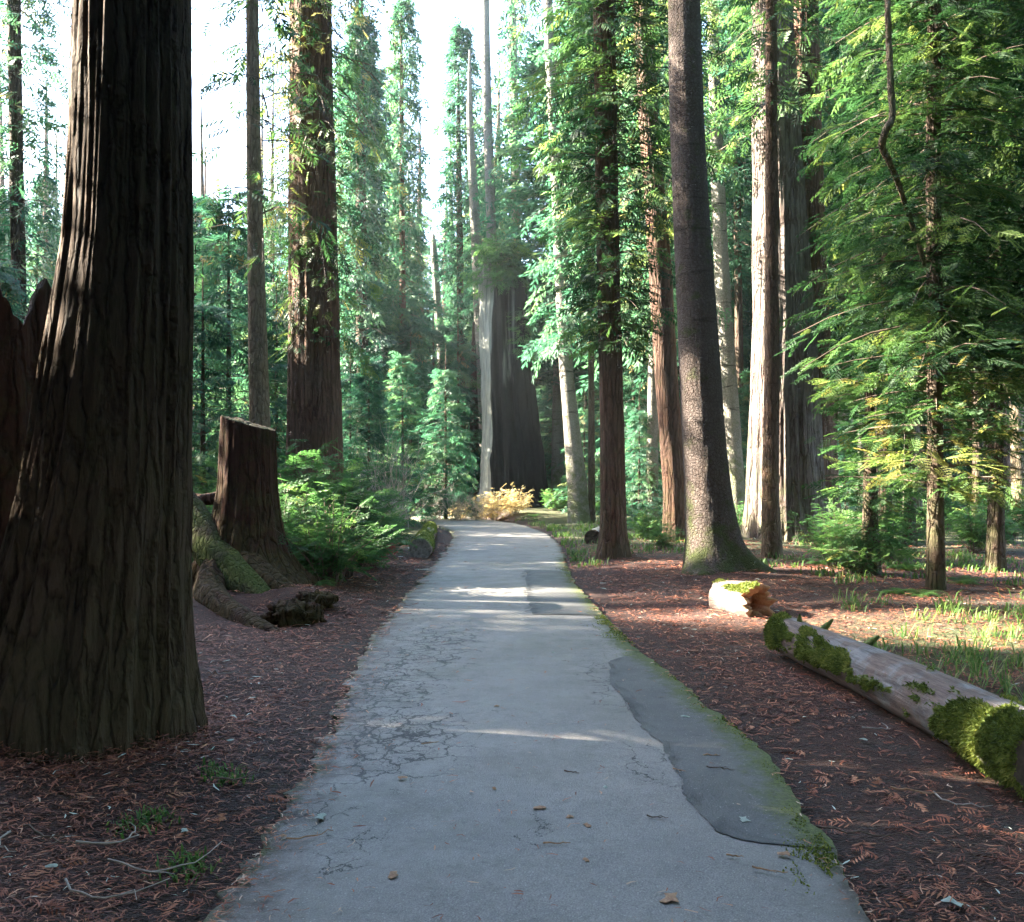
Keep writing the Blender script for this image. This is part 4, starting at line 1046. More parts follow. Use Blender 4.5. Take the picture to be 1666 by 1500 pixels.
# lumps of dead root by the verge
for i, (px, py, D, s) in enumerate([(478, 1015, 10.2, 0.22), (515, 1000, 10.9, 0.15)]):
    X = gx(px, D)
    V = []; nlat, nlon = 28, 48
    for a in range(nlat + 1):
        for b in range(nlon):
            ph = math.pi * a / nlat; tt = 2 * math.pi * b / nlon
            V.append((math.sin(ph) * math.cos(tt) * 1.5, math.sin(ph) * math.sin(tt), math.cos(ph) * 0.75))
    V = np.array(V); V = V * s * (1 + 0.75 * fbm(V[:, 0] * 2.2, V[:, 1] * 2.2, V[:, 2] * 2.2, 5, 80 + i))[:, None]
    ia = np.arange(nlat)[:, None] * nlon; j = np.arange(nlon)[None]; j2 = (j + 1) % nlon
    Fc = np.stack([(ia + j).ravel(), (ia + j2).ravel(), (ia + nlon + j2).ravel(), (ia + nlon + j).ravel()], 1)
    me = mesh_np('rotten_wood', V, Fc, [M['stump_wood']], {'furrow': np.full(len(V), 0.4)}, smooth=True)
    tag(link('rotten_wood_lump', me, None, (X, D, gz(X, D) + s * 0.35)), ['larger dark lump of rotten wood below the cut stump roots', 'smaller dark lump of rotten wood nearest the path by the cut stump'][i], 'dead wood')

# the hollow snag at the bend
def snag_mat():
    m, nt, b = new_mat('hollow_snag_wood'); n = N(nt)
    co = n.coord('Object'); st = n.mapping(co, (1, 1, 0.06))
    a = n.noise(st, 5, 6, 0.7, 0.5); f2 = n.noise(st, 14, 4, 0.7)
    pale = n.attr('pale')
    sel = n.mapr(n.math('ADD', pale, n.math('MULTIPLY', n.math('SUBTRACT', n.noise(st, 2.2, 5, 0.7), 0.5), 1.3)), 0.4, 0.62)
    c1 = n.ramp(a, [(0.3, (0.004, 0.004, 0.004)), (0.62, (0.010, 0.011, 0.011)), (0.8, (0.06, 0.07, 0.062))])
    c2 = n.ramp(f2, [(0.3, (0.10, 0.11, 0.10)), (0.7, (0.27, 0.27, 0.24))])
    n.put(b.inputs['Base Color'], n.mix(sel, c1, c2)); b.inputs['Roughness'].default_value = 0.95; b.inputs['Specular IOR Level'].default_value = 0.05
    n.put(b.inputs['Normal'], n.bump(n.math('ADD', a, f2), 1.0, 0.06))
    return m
M['snag'] = snag_mat()
M['cut_grey'] = simple_mat('weathered_sawn_end', (0.06, 0.05, 0.045), (0.26, 0.24, 0.22), 16, 0.85, 0.6)
D_ = 42; xs_ = gx(838, D_); zs_ = gz(xs_, D_)
def rimH(th, x, y): return 9.6 + 1.3 * np.exp(-((np.cos(th) + 0.8) / 0.4) ** 2) + 0.9 * vnoise(np.cos(th) * 3, np.sin(th) * 3, 0, 14) + 0.5 * vnoise(np.cos(th) * 9, np.sin(th) * 9, 0, 15)
def rfH(T, Z):
    # a rotted cleft on the camera side, right of the middle, and a slab edge
    c = np.exp(-(((T - 4.95) / 0.16)) ** 2) * smooth01(2.5, 4.5, Z) * smooth01(10.5, 9, Z)
    d = np.exp(-(((T - 4.35) / 0.07)) ** 2) * smooth01(0.6, 2, Z)
    return 1 - 0.35 * c - 0.14 * d
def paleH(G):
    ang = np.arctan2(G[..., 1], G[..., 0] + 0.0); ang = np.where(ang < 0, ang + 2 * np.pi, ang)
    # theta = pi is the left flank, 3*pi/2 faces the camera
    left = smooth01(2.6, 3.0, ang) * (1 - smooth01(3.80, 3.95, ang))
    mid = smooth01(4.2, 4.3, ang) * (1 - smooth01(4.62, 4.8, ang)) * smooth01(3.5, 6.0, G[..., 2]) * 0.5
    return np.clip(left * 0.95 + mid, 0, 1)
tH = empty('hollow_snag', (xs_, D_, zs_)); tag(tH, 'huge broken hollow snag at the bend, bleached left and charred right', 'dead tree')
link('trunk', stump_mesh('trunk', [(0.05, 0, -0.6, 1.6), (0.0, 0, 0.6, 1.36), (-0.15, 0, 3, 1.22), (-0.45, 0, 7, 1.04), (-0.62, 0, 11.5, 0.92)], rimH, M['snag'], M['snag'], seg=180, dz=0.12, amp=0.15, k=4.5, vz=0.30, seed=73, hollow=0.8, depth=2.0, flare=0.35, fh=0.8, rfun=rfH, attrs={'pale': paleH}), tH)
top_tuft = crown_mesh(-0.6, 1.6, lambda t: 1.5 - 0.5 * t, 60, 24, 1, 0.5, 0.35, 0.2, seed=74, mats=('leaf_bush', 'twig'))
o = link('crown', top_tuft, tH, (-0.6, -0.3, 10.4)); o['label'] = 'green tuft sprouting from the broken top'
o = link('crown', crown_mesh(-1.4, 0.6, lambda t: 0.6, 24, 12, 1, 0.45, 0.5, 0.1, seed=75, mats=('leaf_bush', 'twig')), tH, (0.35, -0.8, 8.2)); o['label'] = 'small green spray on the dark flank'

# ------------------------------------------------------------------ logs
def log_thing(kind, A, B, ra, rb_, label, seed, mossfun, mats, cat='log', hollow=0.0, seg=64, nl=None, tufts=0, tl=0.03, stubs=(), jag=0.0):
    A = np.array(A, float); B = np.array(B, float); L = np.linalg.norm(B - A)
    ax = (B - A) / L; yv = np.cross([0, 0, 1], ax); yv /= np.linalg.norm(yv); zv = np.cross(ax, yv)
    t = empty(kind, A)
    t.matrix_world = Matrix(((ax[0], yv[0], zv[0], A[0]), (ax[1], yv[1], zv[1], A[1]), (ax[2], yv[2], zv[2], A[2]), (0, 0, 0, 1)))
    tag(t, label, cat)
    nl = nl or int(L / 0.04)
    u = np.linspace(0, L, nl); th = np.linspace(0, 2 * np.pi, seg, endpoint=False)
    U, T = np.meshgrid(u, th, indexing='ij')
    r0 = ra + (rb_ - ra) * U / L
    nzz = fbm(np.cos(T) * 1.5, np.sin(T) * 1.5, U * 1.2, 3, seed)
    fine = ridges(np.cos(T), np.sin(T), U, 5, 0.5, seed + 2)
    ms = mossfun(U, T, L)
    ms = ms + 0.55 * fbm(U * 3.0, np.cos(T) * 2.0, np.sin(T) * 2.0, 4, seed + 3)
    mm = smooth01(0.42, 0.6, ms)
    r = r0 * (1 + 0.08 * nzz + 0.03 * fine) + 0.011 * mm * (1 + 0.6 * vnoise(U * 25, np.cos(T) * 8, np.sin(T) * 8, seed + 4))
    yc = 0.03 * np.sin(U * 1.3 + seed)
    U = U + jag * smooth01(L - 0.16, L, U) * (vnoise(np.cos(T) * 3.5, np.sin(T) * 3.5, 0, seed + 6) + 0.6 * vnoise(np.cos(T) * 11, np.sin(T) * 11, 0, seed + 7))
    P = np.stack([U + 0.02 * vnoise(np.cos(T) * 5, np.sin(T) * 5, 0, seed + 5) * ((U < 0.01) | (U > L - 0.01)), yc + r * np.cos(T), r * np.sin(T)], -1)
    G = [P]; mi_body = nl - 1
    def cap_rows(ring, sgn):
        c = ring.mean(0); out = []
        if hollow:
            st_ = [(0.92, 0), (hollow, 0.0), (hollow * 0.9, 0.25), (hollow * 0.6, 0.45), (0.02, 0.5)]
        else:
            st_ = [(0.95, 0.0), (0.7, 0.01), (0.4, 0.015), (0.02, 0.02)]
        for f, dn in st_:
            k_ = 1 + 0.22 * vnoise(np.cos(th) * 2.6, np.sin(th) * 2.6, f * 3, seed) * (1.0 if (hollow and f < 0.9) else 0.0)
            q = c + (ring - c) * (f * k_)[:, None]
            q = q.copy(); q[:, 0] += sgn * dn + 0.012 * vnoise(q[:, 1] * 30, q[:, 2] * 30, 0, seed)
            out.append(q[None])
        return out
    c0 = cap_rows(P[0], 1.0)[::-1]; c1 = cap_rows(P[-1], -1.0)
    Gm = np.concatenate(c0 + G + c1, 0); n = Gm.shape[0]
    ia = np.arange(n - 1)[:, None] * seg; j = np.arange(seg)[None]; j2 = (j + 1) % seg
    Fc = np.stack([(ia + j).ravel(), (ia + j2).ravel(), (ia + seg + j2).ravel(), (ia + seg + j).ravel()], 1)
    mi = np.full((n - 1, seg), 1); k0 = len(c0); mi[k0:k0 + nl - 1] = 0
    if hollow: mi[:2] = 2; mi[-2:] = 2
    padm = lambda a: np.concatenate([np.zeros((len(c0), seg)), a, np.zeros((len(c1), seg))], 0).ravel()
    me = mesh_np('log_body', Gm.reshape(-1, 3), Fc, mats, {'moss': padm(mm), 'brown': padm(0.5 + 0.5 * nzz), 'furrow': padm(fine * 0.5 + 0.5)}, mi.ravel(), smooth=True)
    link('log_body', me, t)
    for i, (su, sth, sl, sr) in enumerate(stubs):
        rr = ra + (rb_ - ra) * su / L
        d = np.array([0.25, math.cos(sth), math.sin(sth)]); b0 = np.array([su, 0, 0]) + d * rr * 0.8
        V, F_ = tube([b0, b0 + d * sl * 0.5, b0 + d * sl + np.array([0.02, 0, 0.01])], np.array([sr, sr * 0.8, sr * 0.3]), 8)
        link('branch_stub', mesh_np('branch_stub', V, F_, [mats[0]], {'moss': np.full(len(V), 0.75), 'furrow': np.full(len(V), .5), 'brown': np.full(len(V), .5)}), t)
    if tufts:
        rg = np.random.default_rng(seed)
        fl = np.flatnonzero(mm.ravel() > 0.08); pw = mm.ravel()[fl] ** 1.5; pick = rg.choice(fl, tufts, p=pw / pw.sum())
        Pf = P.reshape(-1, 3)[pick] + rg.normal(0, 0.008, (tufts, 3)); Tf = T.ravel()[pick]
        nrm = np.stack([0 * Tf, np.cos(Tf), np.sin(Tf)], 1)
        Pf = Pf - nrm * 0.006
        d = nrm + rg.normal(0, 0.5, (tufts, 3)) + np.array([0, 0, -0.35]); d /= np.linalg.norm(d, axis=1)[:, None]
        s = np.cross(d, rg.normal(0, 1, (tufts, 3))); s /= np.linalg.norm(s, axis=1)[:, None]
        l = tl * rg.uniform(0.5, 1.3, tufts)[:, None]; w = l * 0.22
        V = np.stack([Pf - s * w, Pf + s * w, Pf + d * l], 1).reshape(-1, 3)
        me = mesh_np('moss', V, np.arange(tufts * 3).reshape(-1, 3), [M['moss']], {'var': np.repeat(np.clip(0.45 + 0.55 * fbm(Pf[:, 0] * 6, Pf[:, 1] * 9, Pf[:, 2] * 9, 3, 9) + rg.normal(0, 0.16, tufts), 0, 1), 3)})
        tag(link('moss', me, t), kind='stuff')
    return t

def moss_big(U, T, L):
    # local +y is the flank; angle pi/2 is the top. the camera (left) flank carries the moss in big tongues
    flank = np.exp(-((np.angle(np.exp(1j * (T - FL))) / 0.95) ** 2))
    band = np.clip(np.cos((U - 0.6) * 2.05) * 0.5 + 0.5, 0, 1) * 0.32
    ends = 0.5 * smooth01(0.45, 0.0, U) + 0.55 * smooth01(L - 0.85, L - 0.5, U)
    return flank * 0.50 + band * flank * 0.9 + ends * 0.8 - 0.10 + 0.42 * fbm(U * 7, np.cos(T) * 4, np.sin(T) * 4, 3, 8)
A_, B_ = (2.62, 8.75, 0.185), (2.80, 4.76, 0.19)
# ax points to the camera (-y); local y = z cross ax = (+x side) -> the left flank is angle pi
FL = math.pi * 0.93
log_thing('mossy_log', A_, B_, 0.175, 0.205, 'long weathered grey log with tongues of green moss, lying beside the path', 300, moss_big, [M['log'], M['cut_dark'], M['cut_dark']], tufts=34000, tl=0.026, seg=90,
          stubs=[(0.35, 1.75, 0.10, 0.03), (0.55, 0.9, 0.14, 0.035), (1.35, 0.75, 0.16, 0.04), (0.1, 2.2, 0.08, 0.03), (1.9, 0.5, 0.1, 0.03)])
FL = math.pi * 0.7
log_thing('hollow_log', (2.62, 11.55, 0.17), (2.93, 10.95, 0.19), 0.22, 0.235, 'short hollow log with an orange split end catching the sun, past the long mossy log', 310,
          lambda U, T, L: 0.15 + 0.3 * np.exp(-((T - 2.2) / 0.6) ** 2) + 0 * U, [M['log'], M['cut_wood'], M['cut_wood']], hollow=0.62, tufts=1800, tl=0.03, jag=0.13, nl=40)
log_thing('short_log', (2.35, 24.6, 0.2), (1.98, 22.9, 0.2), 0.20, 0.21, 'short white-topped log with a dark sawn end, left of the foliage-clad redwood foot', 320,
          lambda U, T, L: 0.05 + 0 * U, [M['snag_pale'], M['cut_dark'], M['cut_dark']], seg=40)
log_thing('verge_log', (-2.50, 28.5, 0.16), (-1.88, 18.9, 0.21), 0.17, 0.22, 'long mossy log edging the left side of the path before the bend', 330,
          lambda U, T, L: 0.35 + 0.35 * np.sin(T) + 0.2 * np.sin(U * 2.3), [M['log'], M['cut_grey'], M['cut_grey']], seg=40, tufts=9000, tl=0.035)

# ------------------------------------------------------------------ bushes, ferns, bare shrubs
def bush_mesh(name, h, r, ns, nf, level, fl, seed, mats=('leaf_bush', 'twig'), gold=0.02, thin=0.010):
    rg = np.random.default_rng(seed); C = Cloud(); Ps, Ds, Us, Ss, Vs = [], [], [], [], []
    for i in range(ns):
        a = rg.uniform(0, 2 * np.pi); lean = rg.uniform(0.05, 1.0); H = h * rg.uniform(0.55, 1.0) * (1 - 0.35 * lean); Rr = r * lean
        x0, y0 = rg.normal(0, 0.12 * r, 2)
        def pt(s): return np.stack([x0 + math.cos(a) * Rr * s ** 1.3, y0 + math.sin(a) * Rr * s ** 1.3, H * (s * 1.25 - 0.25 * s * s)], -1)
        tv, tf = tube(pt(np.linspace(0, 1, 6)), np.linspace(thin, thin * 0.3, 6)); C.add(tv, tf, 0.5, 1)
        n = nf; s = rg.uniform(0.22, 1.0, n); b = pt(s) + rg.normal(0, 0.07 * h, (n, 3)) * np.array([1, 1, 0.6])
        aa = a + rg.normal(0, 1.1, n)
        d = np.stack([np.cos(aa), np.sin(aa), rg.normal(0.15, 0.35, n)], 1)
        Ps.append(b); Ds.append(d); Us.append(np.stack([rg.normal(0, .35, n), rg.normal(0, .35, n), np.ones(n)], 1)); Ss.append(fl * rg.uniform(0.6, 1.3, n))
        v = rg.normal(0.42, 0.13) + rg.normal(0, 0.08, n) + 0.12 * s
        Vs.append(np.where(rg.random(n) < gold, rg.uniform(0.85, 1, n), np.clip(v, 0.02, 0.86)))
    V, Fc, vv = fronds(level, np.vstack(Ps), np.vstack(Ds), np.vstack(Us), np.concatenate(Ss), np.concatenate(Vs)); C.add(V, Fc, vv, 0)
    return C.mesh(name, [M[m] for m in mats])
def twig_shrub_mesh(h, r, ns, seed, mat='twig_grey'):
    rg = np.random.default_rng(seed); C = Cloud()
    for i in range(ns):
        a = rg.uniform(0, 2 * np.pi); ln = rg.uniform(0.1, 1); H = h * rg.uniform(0.6, 1)
        p0 = np.array([rg.normal(0, .1 * r), rg.normal(0, .1 * r), 0])
        pts = [p0]; d = np.array([math.cos(a) * ln * r / h, math.sin(a) * ln * r / h, 1.0])
        for k in range(6):
            d = d + rg.normal(0, 0.16, 3); pts.append(pts[-1] + d / np.linalg.norm(d) * H / 6)
        tv, tf = tube(pts, np.linspace(0.011, 0.003, 7)); C.add(tv, tf, 0.5)
        for k in range(7):
            b = pts[rg.integers(2, 6)]; dd = d + rg.normal(0, 0.7, 3); dd /= np.linalg.norm(dd)
            q = [b, b + dd * 0.12 * h, b + dd * 0.24 * h + rg.normal(0, 0.03 * h, 3)]
            tv, tf = tube(q, np.array([0.005, 0.004, 0.002])); C.add(tv, tf, 0.5)
    return C.mesh('stems', [M[mat]])
def fern_mesh(nfr, L, seed, mat='fern'):
    rg = np.random.default_rng(seed); V, Fc = [], []; var = []
    for i in range(nfr):
        a = i * 2.4 + rg.uniform(-.3, .3); l = L * rg.uniform(0.7, 1.1); up = rg.uniform(0.5, 1.1)
        ca, sa = math.cos(a), math.sin(a); sd = np.array([-sa, ca, 0])
        def pt(s): return np.array([ca * l * s * 0.85, sa * l * s * 0.85, l * (up * s - 0.85 * up * s * s)])
        for k in range(16):
            s = 0.1 + 0.9 * k / 16; p = pt(s); t = pt(s + 0.03) - p; t /= np.linalg.norm(t)
            w = 0.24 * l * math.sin(math.pi * min(1, s * 0.9 + 0.12)) + 0.01
            for g in (1, -1):
                tip = p + sd * g * w + t * w * 0.35 + np.array([0, 0, -0.15 * w])
                i0 = len(V); V += [p - t * l * 0.018, p + t * l * 0.022, tip]; Fc.append((i0, i0 + 1, i0 + 2)); var += [0.3 + 0.4 * rg.random()] * 3
    return mesh_np('fronds', np.array(V), np.array(Fc), [M[mat]], {'var': np.array(var)})

BU = [bush_mesh('foliage', 1.9, 1.0, 34, 15, 0, 0.30, 401), bush_mesh('foliage', 1.3, 0.95, 30, 15, 0, 0.26, 402), bush_mesh('foliage', 1.6, 1.2, 40, 14, 1, 0.32, 403)]
def bush(px, D, k, s, label, group=None, cat='bush', kind='leafy_bush'):
    x = gx(px, D); t = empty(kind, (x, D, gz(x, D) - 0.03), random.uniform(0, 6.28)); tag(t, label, cat, group)
    link('foliage', BU[k] if isinstance(k, int) else k, t, None, 0, s); return t
for px, D, k, s, lab in [(500, 15.2, 0, 1.35, 'tall leafy bush in front of the straight reddish redwood'), (552, 14.8, 0, 1.15, 'leafy bush right of the tall one by the reddish redwood'),
                         (470, 13.9, 1, 1.25, 'leafy bush touching the right side of the cut stump'), (525, 13.2, 1, 1.15, 'low bright bush nearest the path, right of the cut stump'),
                         (590, 16.8, 1, 1.1, 'rounded bush before the bare twiggy shrub'), (560, 19.5, 0, 1.05, 'bush behind the leafy bushes, right of the reddish redwood foot'),
                         (615, 21.0, 2, 0.62, 'low bush left of the verge log'), (440, 17.5, 0, 0.95, 'bush behind the cut stump top'), (385, 16.0, 0, 1.0, 'dark bush seen left of the cut stump'),
                         (335, 14.5, 1, 1.1, 'bush in the gap between the huge redwood and the cut stump'), (350, 19.0, 0, 1.4, 'large bush behind the gap beside the huge redwood'),
                         (630, 27.0, 2, 0.7, 'bush behind the far end of the verge log')]:
    bush(px, D, k, s, lab, 'leafy bushes left of the path')
for px, D, k, s, lab in [(1078, 20.8, 1, 0.55, 'small bush at the foot of the leaning redwood'), (1055, 24, 2, 0.6, 'low bush behind the foliage-clad redwood foot'), (1395, 14.8, 1, 0.62, 'bushy growth round the small dark-stemmed tree'),
                         (1360, 16.5, 0, 0.7, 'dark bush in front of the giant pale redwood right flank'), (1445, 18, 1, 0.9, 'bush behind the small dark-stemmed tree'), (1590, 20, 2, 0.8, 'bush right of the young redwood, in deep shade'),
                         (1640, 24, 2, 1.0, 'bush at the far right under the dark trunks'), (1200, 25, 2, 0.7, 'pale green bush behind the spruce root'), (1490, 26, 2, 0.9, 'bush far behind the young redwood stem'), (1540, 31, 2, 1.1, 'hazy bush under the far right trunks'),
                         (905, 39, 2, 0.7, 'green bush right of the hollow snag foot'), (985, 36, 2, 0.8, 'bush behind the pale grey trunk at the bend')]:
    bush(px, D, k, s, lab, 'leafy bushes right of the path')
GB = bush_mesh('foliage', 1.5, 1.1, 40, 12, 1, 0.26, 404, ('leaf_gold', 'twig_grey'), 0.3)
for px, D, s, lab in [(800, 37.2, 1.0, 'golden sunlit bush in front of the hollow snag, the left one'), (838, 37.8, 0.85, 'golden sunlit bush in front of the hollow snag, the right one'), (748, 38.2, 0.6, 'small golden bush left of the hollow snag')]:
    bush(px, D, GB, s, lab, 'golden bushes at the bend')
RB = bush_mesh('foliage', 0.6, 0.55, 26, 14, 1, 0.2, 405, ('leaf_red', 'twig'), 0.0)
bush(606, 18.8, RB, 0.95, 'low rusty red bush beside the leafy bushes')
YF = fern_mesh(26, 0.55, 406, 'leaf_yellow')
for px, D, s, lab in [(588, 18.0, 0.95, 'yellowing fern beneath the rusty red bush'), (562, 17.2, 0.7, 'yellowing fern between the green bushes and the rusty one')]:
    bush(px, D, YF, s, lab, 'yellowing ferns', 'fern', 'yellow_fern')
TS = [twig_shrub_mesh(2.6, 1.6, 30, 410), twig_shrub_mesh(1.7, 1.2, 36, 411)]
for px, D, k, s, lab in [(640, 30, 0, 1.35, 'bare grey twiggy shrub in front of the teal young firs'), (745, 35.5, 1, 1.0, 'bare reddish shrub left of the golden bushes'), (710, 37.5, 0, 1.0, 'bare pale shrub behind the turn of the path'),
                         (775, 36.5, 1, 0.8, 'bare twigs standing among the golden bushes'), (615, 26, 1, 1.1, 'low bare shrub among the left bushes')]:
    x = gx(px, D); t = empty('bare_shrub', (x, D, gz(x, D) - 0.03)); tag(t, lab, 'shrub', 'bare twiggy shrubs'); link('stems', TS[k], t, None, 0, s)
FN = [fern_mesh(24, 0.55, 420), fern_mesh(18, 0.4, 421)]
for px, D, k, s, lab in [(1305, 18.2, 1, 0.9, 'fern at the foot of the giant pale redwood'), (1335, 17.0, 0, 0.8, 'fern right of the thin bare pole foot'), (1475, 15.8, 0, 0.9, 'fern left of the young redwood foot'), (1500, 12.1, 1, 0.9, 'fern right beside the young redwood foot'),
                         (1565, 13.5, 0, 0.8, 'fern right of the young redwood foot'), (1455, 12.4, 1, 0.8, 'small fern in front of the small dark-stemmed tree'), (868, 36.5, 1, 1.2, 'bright green fern at the far edge of the path'), (915, 30.5, 1, 0.9, 'fern before the pale grey trunk'),
                         (655, 23.5, 0, 0.9, 'fern left of the verge log'), (635, 20.5, 1, 1.0, 'grey-green fern before the verge log'), (520, 12.6, 1, 0.9, 'fern under the low bright bush')]:
    bush(px, D, FN[k], s, lab, 'green ferns', 'fern', 'fern')

# ------------------------------------------------------------------ litter, grass, twigs
def scatter_litter():
    rg = np.random.default_rng(91)
    n = 128000
    D = 2.5 * (23 / 2.5) ** (rg.random(n) ** 0.85); px = rg.uniform(-120, 1790, n)
    x = (px - CX) / F * D; y = D.copy()
    nb_ = 8000; ab = rg.uniform(0, 2 * np.pi, nb_); rbb = 0.68 + np.abs(rg.normal(0, 0.22, nb_))
    x[:nb_] = tA.location.x + rbb * np.cos(ab); y[:nb_] = tA.location.y + rbb * np.sin(ab); D[:nb_] = 5.5; pile = np.zeros(n); pile[:nb_] = 0.09 * np.exp(-(rbb - 0.68) / 0.14)
    d, s = path_dist(x, y)
    edge = 0.12 * fbm(x * 2, y * 2, 0, 3, 92)
    inside = d < edge - 0.04 + np.where(s < 0, -0.03, 0.03)
    keep = ~inside | (rg.random(n) < 0.012 + 0.55 * np.exp(np.clip(d + 0.0, -3, 0) / 0.09) * (s < 0) + 0.25 * np.exp(np.clip(d, -3, 0) / 0.05))
    # thin out on the bare soil by the verge and in the grass
    bare = fbm(x * 0.9, y * 0.9, 0, 3, 93)
    keep &= ~((bare > 0.28) & (rg.random(n) < 0.75))
    keep &= ~((d < 0.35) & (d > 0) & (rg.random(n) < 0.45))
    x, y, D, d, pile = x[keep], y[keep], D[keep], d[keep], pile[keep]; n = len(x)
    z = np.where(d < 0.0, PZ + 0.02, gh(x, y) + rg.uniform(0.002, 0.022, n) + pile * rg.random(n))
    big = rg.random(n) < 0.06
    L = (0.022 + 0.0036 * D) * rg.uniform(0.35, 1.7, n) * np.where(big, 2.0, 1.0); W = L * rg.uniform(0.04, 0.13, n) * np.where(big, 0.5, 1) + 0.0008 * D ** 0.7
    a = rg.uniform(0, 2 * np.pi, n); bend = rg.normal(0, 0.5, n); lift = np.where(d < 0, 0.004, rg.uniform(-0.1, 0.35, n) * L)
    ca, sa = np.cos(a), np.sin(a)
    V = np.zeros((n, 6, 3))
    for k, u in enumerate((-0.5, 0.0, 0.5)):
        lx = u * L; ly = bend * L * (u * u) * 1.2; w = W * (1.0 if k == 1 else 0.5)
        zz = lift * (1 - 4 * u * u) * 0.6 + np.where(k == 2, lift * 0.5, 0)
        for q, sg in enumerate((-1, 1)):
            yy = ly + sg * w * 0.5
            V[:, k * 2 + q, 0] = x + lx * ca - yy * sa; V[:, k * 2 + q, 1] = y + lx * sa + yy * ca; V[:, k * 2 + q, 2] = z + zz + sg * W * rg.uniform(-0.3, 0.3, n)
    Fb = np.array([(0, 1, 3, 2), (2, 3, 5, 4)])
    Fc = (Fb[None] + (np.arange(n) * 6)[:, None, None]).reshape(-1, 4)
    var = np.clip(rg.beta(1.8, 2.4, n) * 0.95 + 0.10 * (rg.random(n) < 0.06), 0, 1); var[rg.random(n) < 0.012] = 1.0
    var = np.where(d < 0, np.clip(var + 0.25, 0, 0.95), var)
    me = mesh_np('leaf_litter', V.reshape(-1, 3), Fc, [M['litter']], {'var': np.repeat(var, 6)})
    tag(link('leaf_litter', me), kind='stuff')
    # dead redwood sprigs
    m = 1800
    D = 2.5 * (18 / 2.5) ** (rg.random(m)); px = rg.uniform(-120, 1790, m); x = (px - CX) / F * D; d, s = path_dist(x, D); k = d > 0.05
    x, y = x[k], D[k]; m = len(x)
    P = np.stack([x, y, gh(x, y) + 0.015], 1); a = rg.uniform(0, 2 * np.pi, m)
    V, Fc, vv = fronds(1, P, np.stack([np.cos(a), np.sin(a), rg.uniform(-0.05, 0.25, m)], 1), np.stack([rg.normal(0, .3, m), rg.normal(0, .3, m), np.ones(m)], 1), rg.uniform(0.06, 0.13, m), rg.uniform(0.2, 0.8, m))
    tag(link('dead_sprigs', mesh_np('dead_sprigs', V, Fc, [M['litter']], {'var': np.clip(vv, 0, 1)})), kind='stuff')
scatter_litter()

def blades(name, P, h, lean, seed, mat='grass', w=0.006):
    rg = np.random.default_rng(seed); n = len(P)
    a = rg.uniform(0, 2 * np.pi, n); hh = h * rg.uniform(0.5, 1.3, n); ln = lean * rg.uniform(0.2, 1.4, n) * hh
    d = np.stack([np.cos(a), np.sin(a), 0 * a], 1); s = np.stack([-np.sin(a), np.cos(a), 0 * a], 1)
    w = w * rg.uniform(0.6, 1.4, n)[:, None]; up = np.array([0, 0, 1.0])
    V = np.stack([P - s * w, P + s * w, P + d * ln[:, None] * 0.4 + up * hh[:, None] * 0.7 + s * w * 0.8, P + d * ln[:, None] * 0.4 + up * hh[:, None] * 0.7 - s * w * 0.8, P + d * ln[:, None] + up * (hh * 0.85)[:, None]], 1)
    b = (np.arange(n) * 5)[:, None]
    Fc = np.concatenate([b + np.array([[0, 1, 2]]), b + np.array([[0, 2, 3]]), b + np.array([[3, 2, 4]])], 0)
    me = mesh_np(name, V.reshape(-1, 3), Fc, [M[mat]], {'var': np.repeat(np.clip(rg.normal(0.5, 0.22, n), 0, 1), 5)})
    tag(link(name, me), kind='stuff')
def tufts_at(centres, per, spread, seed):
    rg = np.random.default_rng(seed); c = np.repeat(np.array(centres), per, 0) + rg.normal(0, spread, (len(centres) * per, 2))
    d, s = path_dist(c[:, 0], c[:, 1]); c = c[d > 0.08]
    return np.stack([c[:, 0], c[:, 1], gh(c[:, 0], c[:, 1]) - 0.005], 1)
rg = np.random.default_rng(95)
cs = []
for _ in range(75):
    D = rg.uniform(6.3, 12.0); px = rg.uniform(1370, 1800); x = gx(px, D)
    if x < 3.25 or vnoise(np.array([x * 1.1]), np.array([D * 1.1]), 0, 96)[0] < -0.25: continue
    cs.append((x, D))
blades('grass', tufts_at(cs, 22, 0.08, 97), 0.17, 1.1, 98)
cs = []
for _ in range(900):
    D = rg.uniform(17, 36); px = rg.uniform(560, 1180); x = gx(px, D); dd, ss = path_dist([x], [D])
    if ss[0] < 0 and dd[0] < 1.3 and D < 31: continue
    if 0.1 < dd[0] < 0.55 or (rg.random() < 0.35 and dd[0] > 0.5 and (D > 19)): cs.append((x, D))
for _ in range(190):
    D = rg.uniform(13, 26); px = rg.uniform(1200, 1780); x = gx(px, D)
    if vnoise(np.array([x * 0.7]), np.array([D * 0.7]), 0, 99)[0] > 0.0: cs.append((x, D))
blades('grass_verge', tufts_at(cs, 22, 0.16, 101), 0.14, 0.8, 102, w=0.012)
blades('ground_sprouts', tufts_at([(-1.55, 4.95), (-1.62, 5.05), (-1.5, 4.9), (-1.75, 4.25), (-1.68, 4.35), (-1.32, 3.75), (-1.36, 3.85), (2.9, 3.9), (2.2, 3.6)], 60, 0.05, 103), 0.05, 1.0, 104, mat='fern', w=0.005)
# moss cushions along the right verge
rgm = np.random.default_rng(105); n = 26000
ii = rgm.integers(0, len(ER) - 1, n); keep = (ER[ii, 1] > 3.6) & (ER[ii, 1] < 17)
ii = ii[keep]; n = len(ii); off = np.abs(rgm.normal(0, 0.11, n)); px_ = ER[ii, 0] - off + 0.02 + 0.0; py_ = ER[ii, 1] + rgm.uniform(-0.06, 0.06, n)
kk = fbm(px_ * 7, py_ * 3, 0, 3, 106) > -0.05; px_, py_ = px_[kk], py_[kk]
dd, ss = path_dist(px_, py_)
blades('edge_moss', np.stack([px_, py_, np.where(dd < 0.0, PZ + 0.004, gh(px_, py_))], 1), 0.011, 0.8, 107, mat='moss', w=0.004)

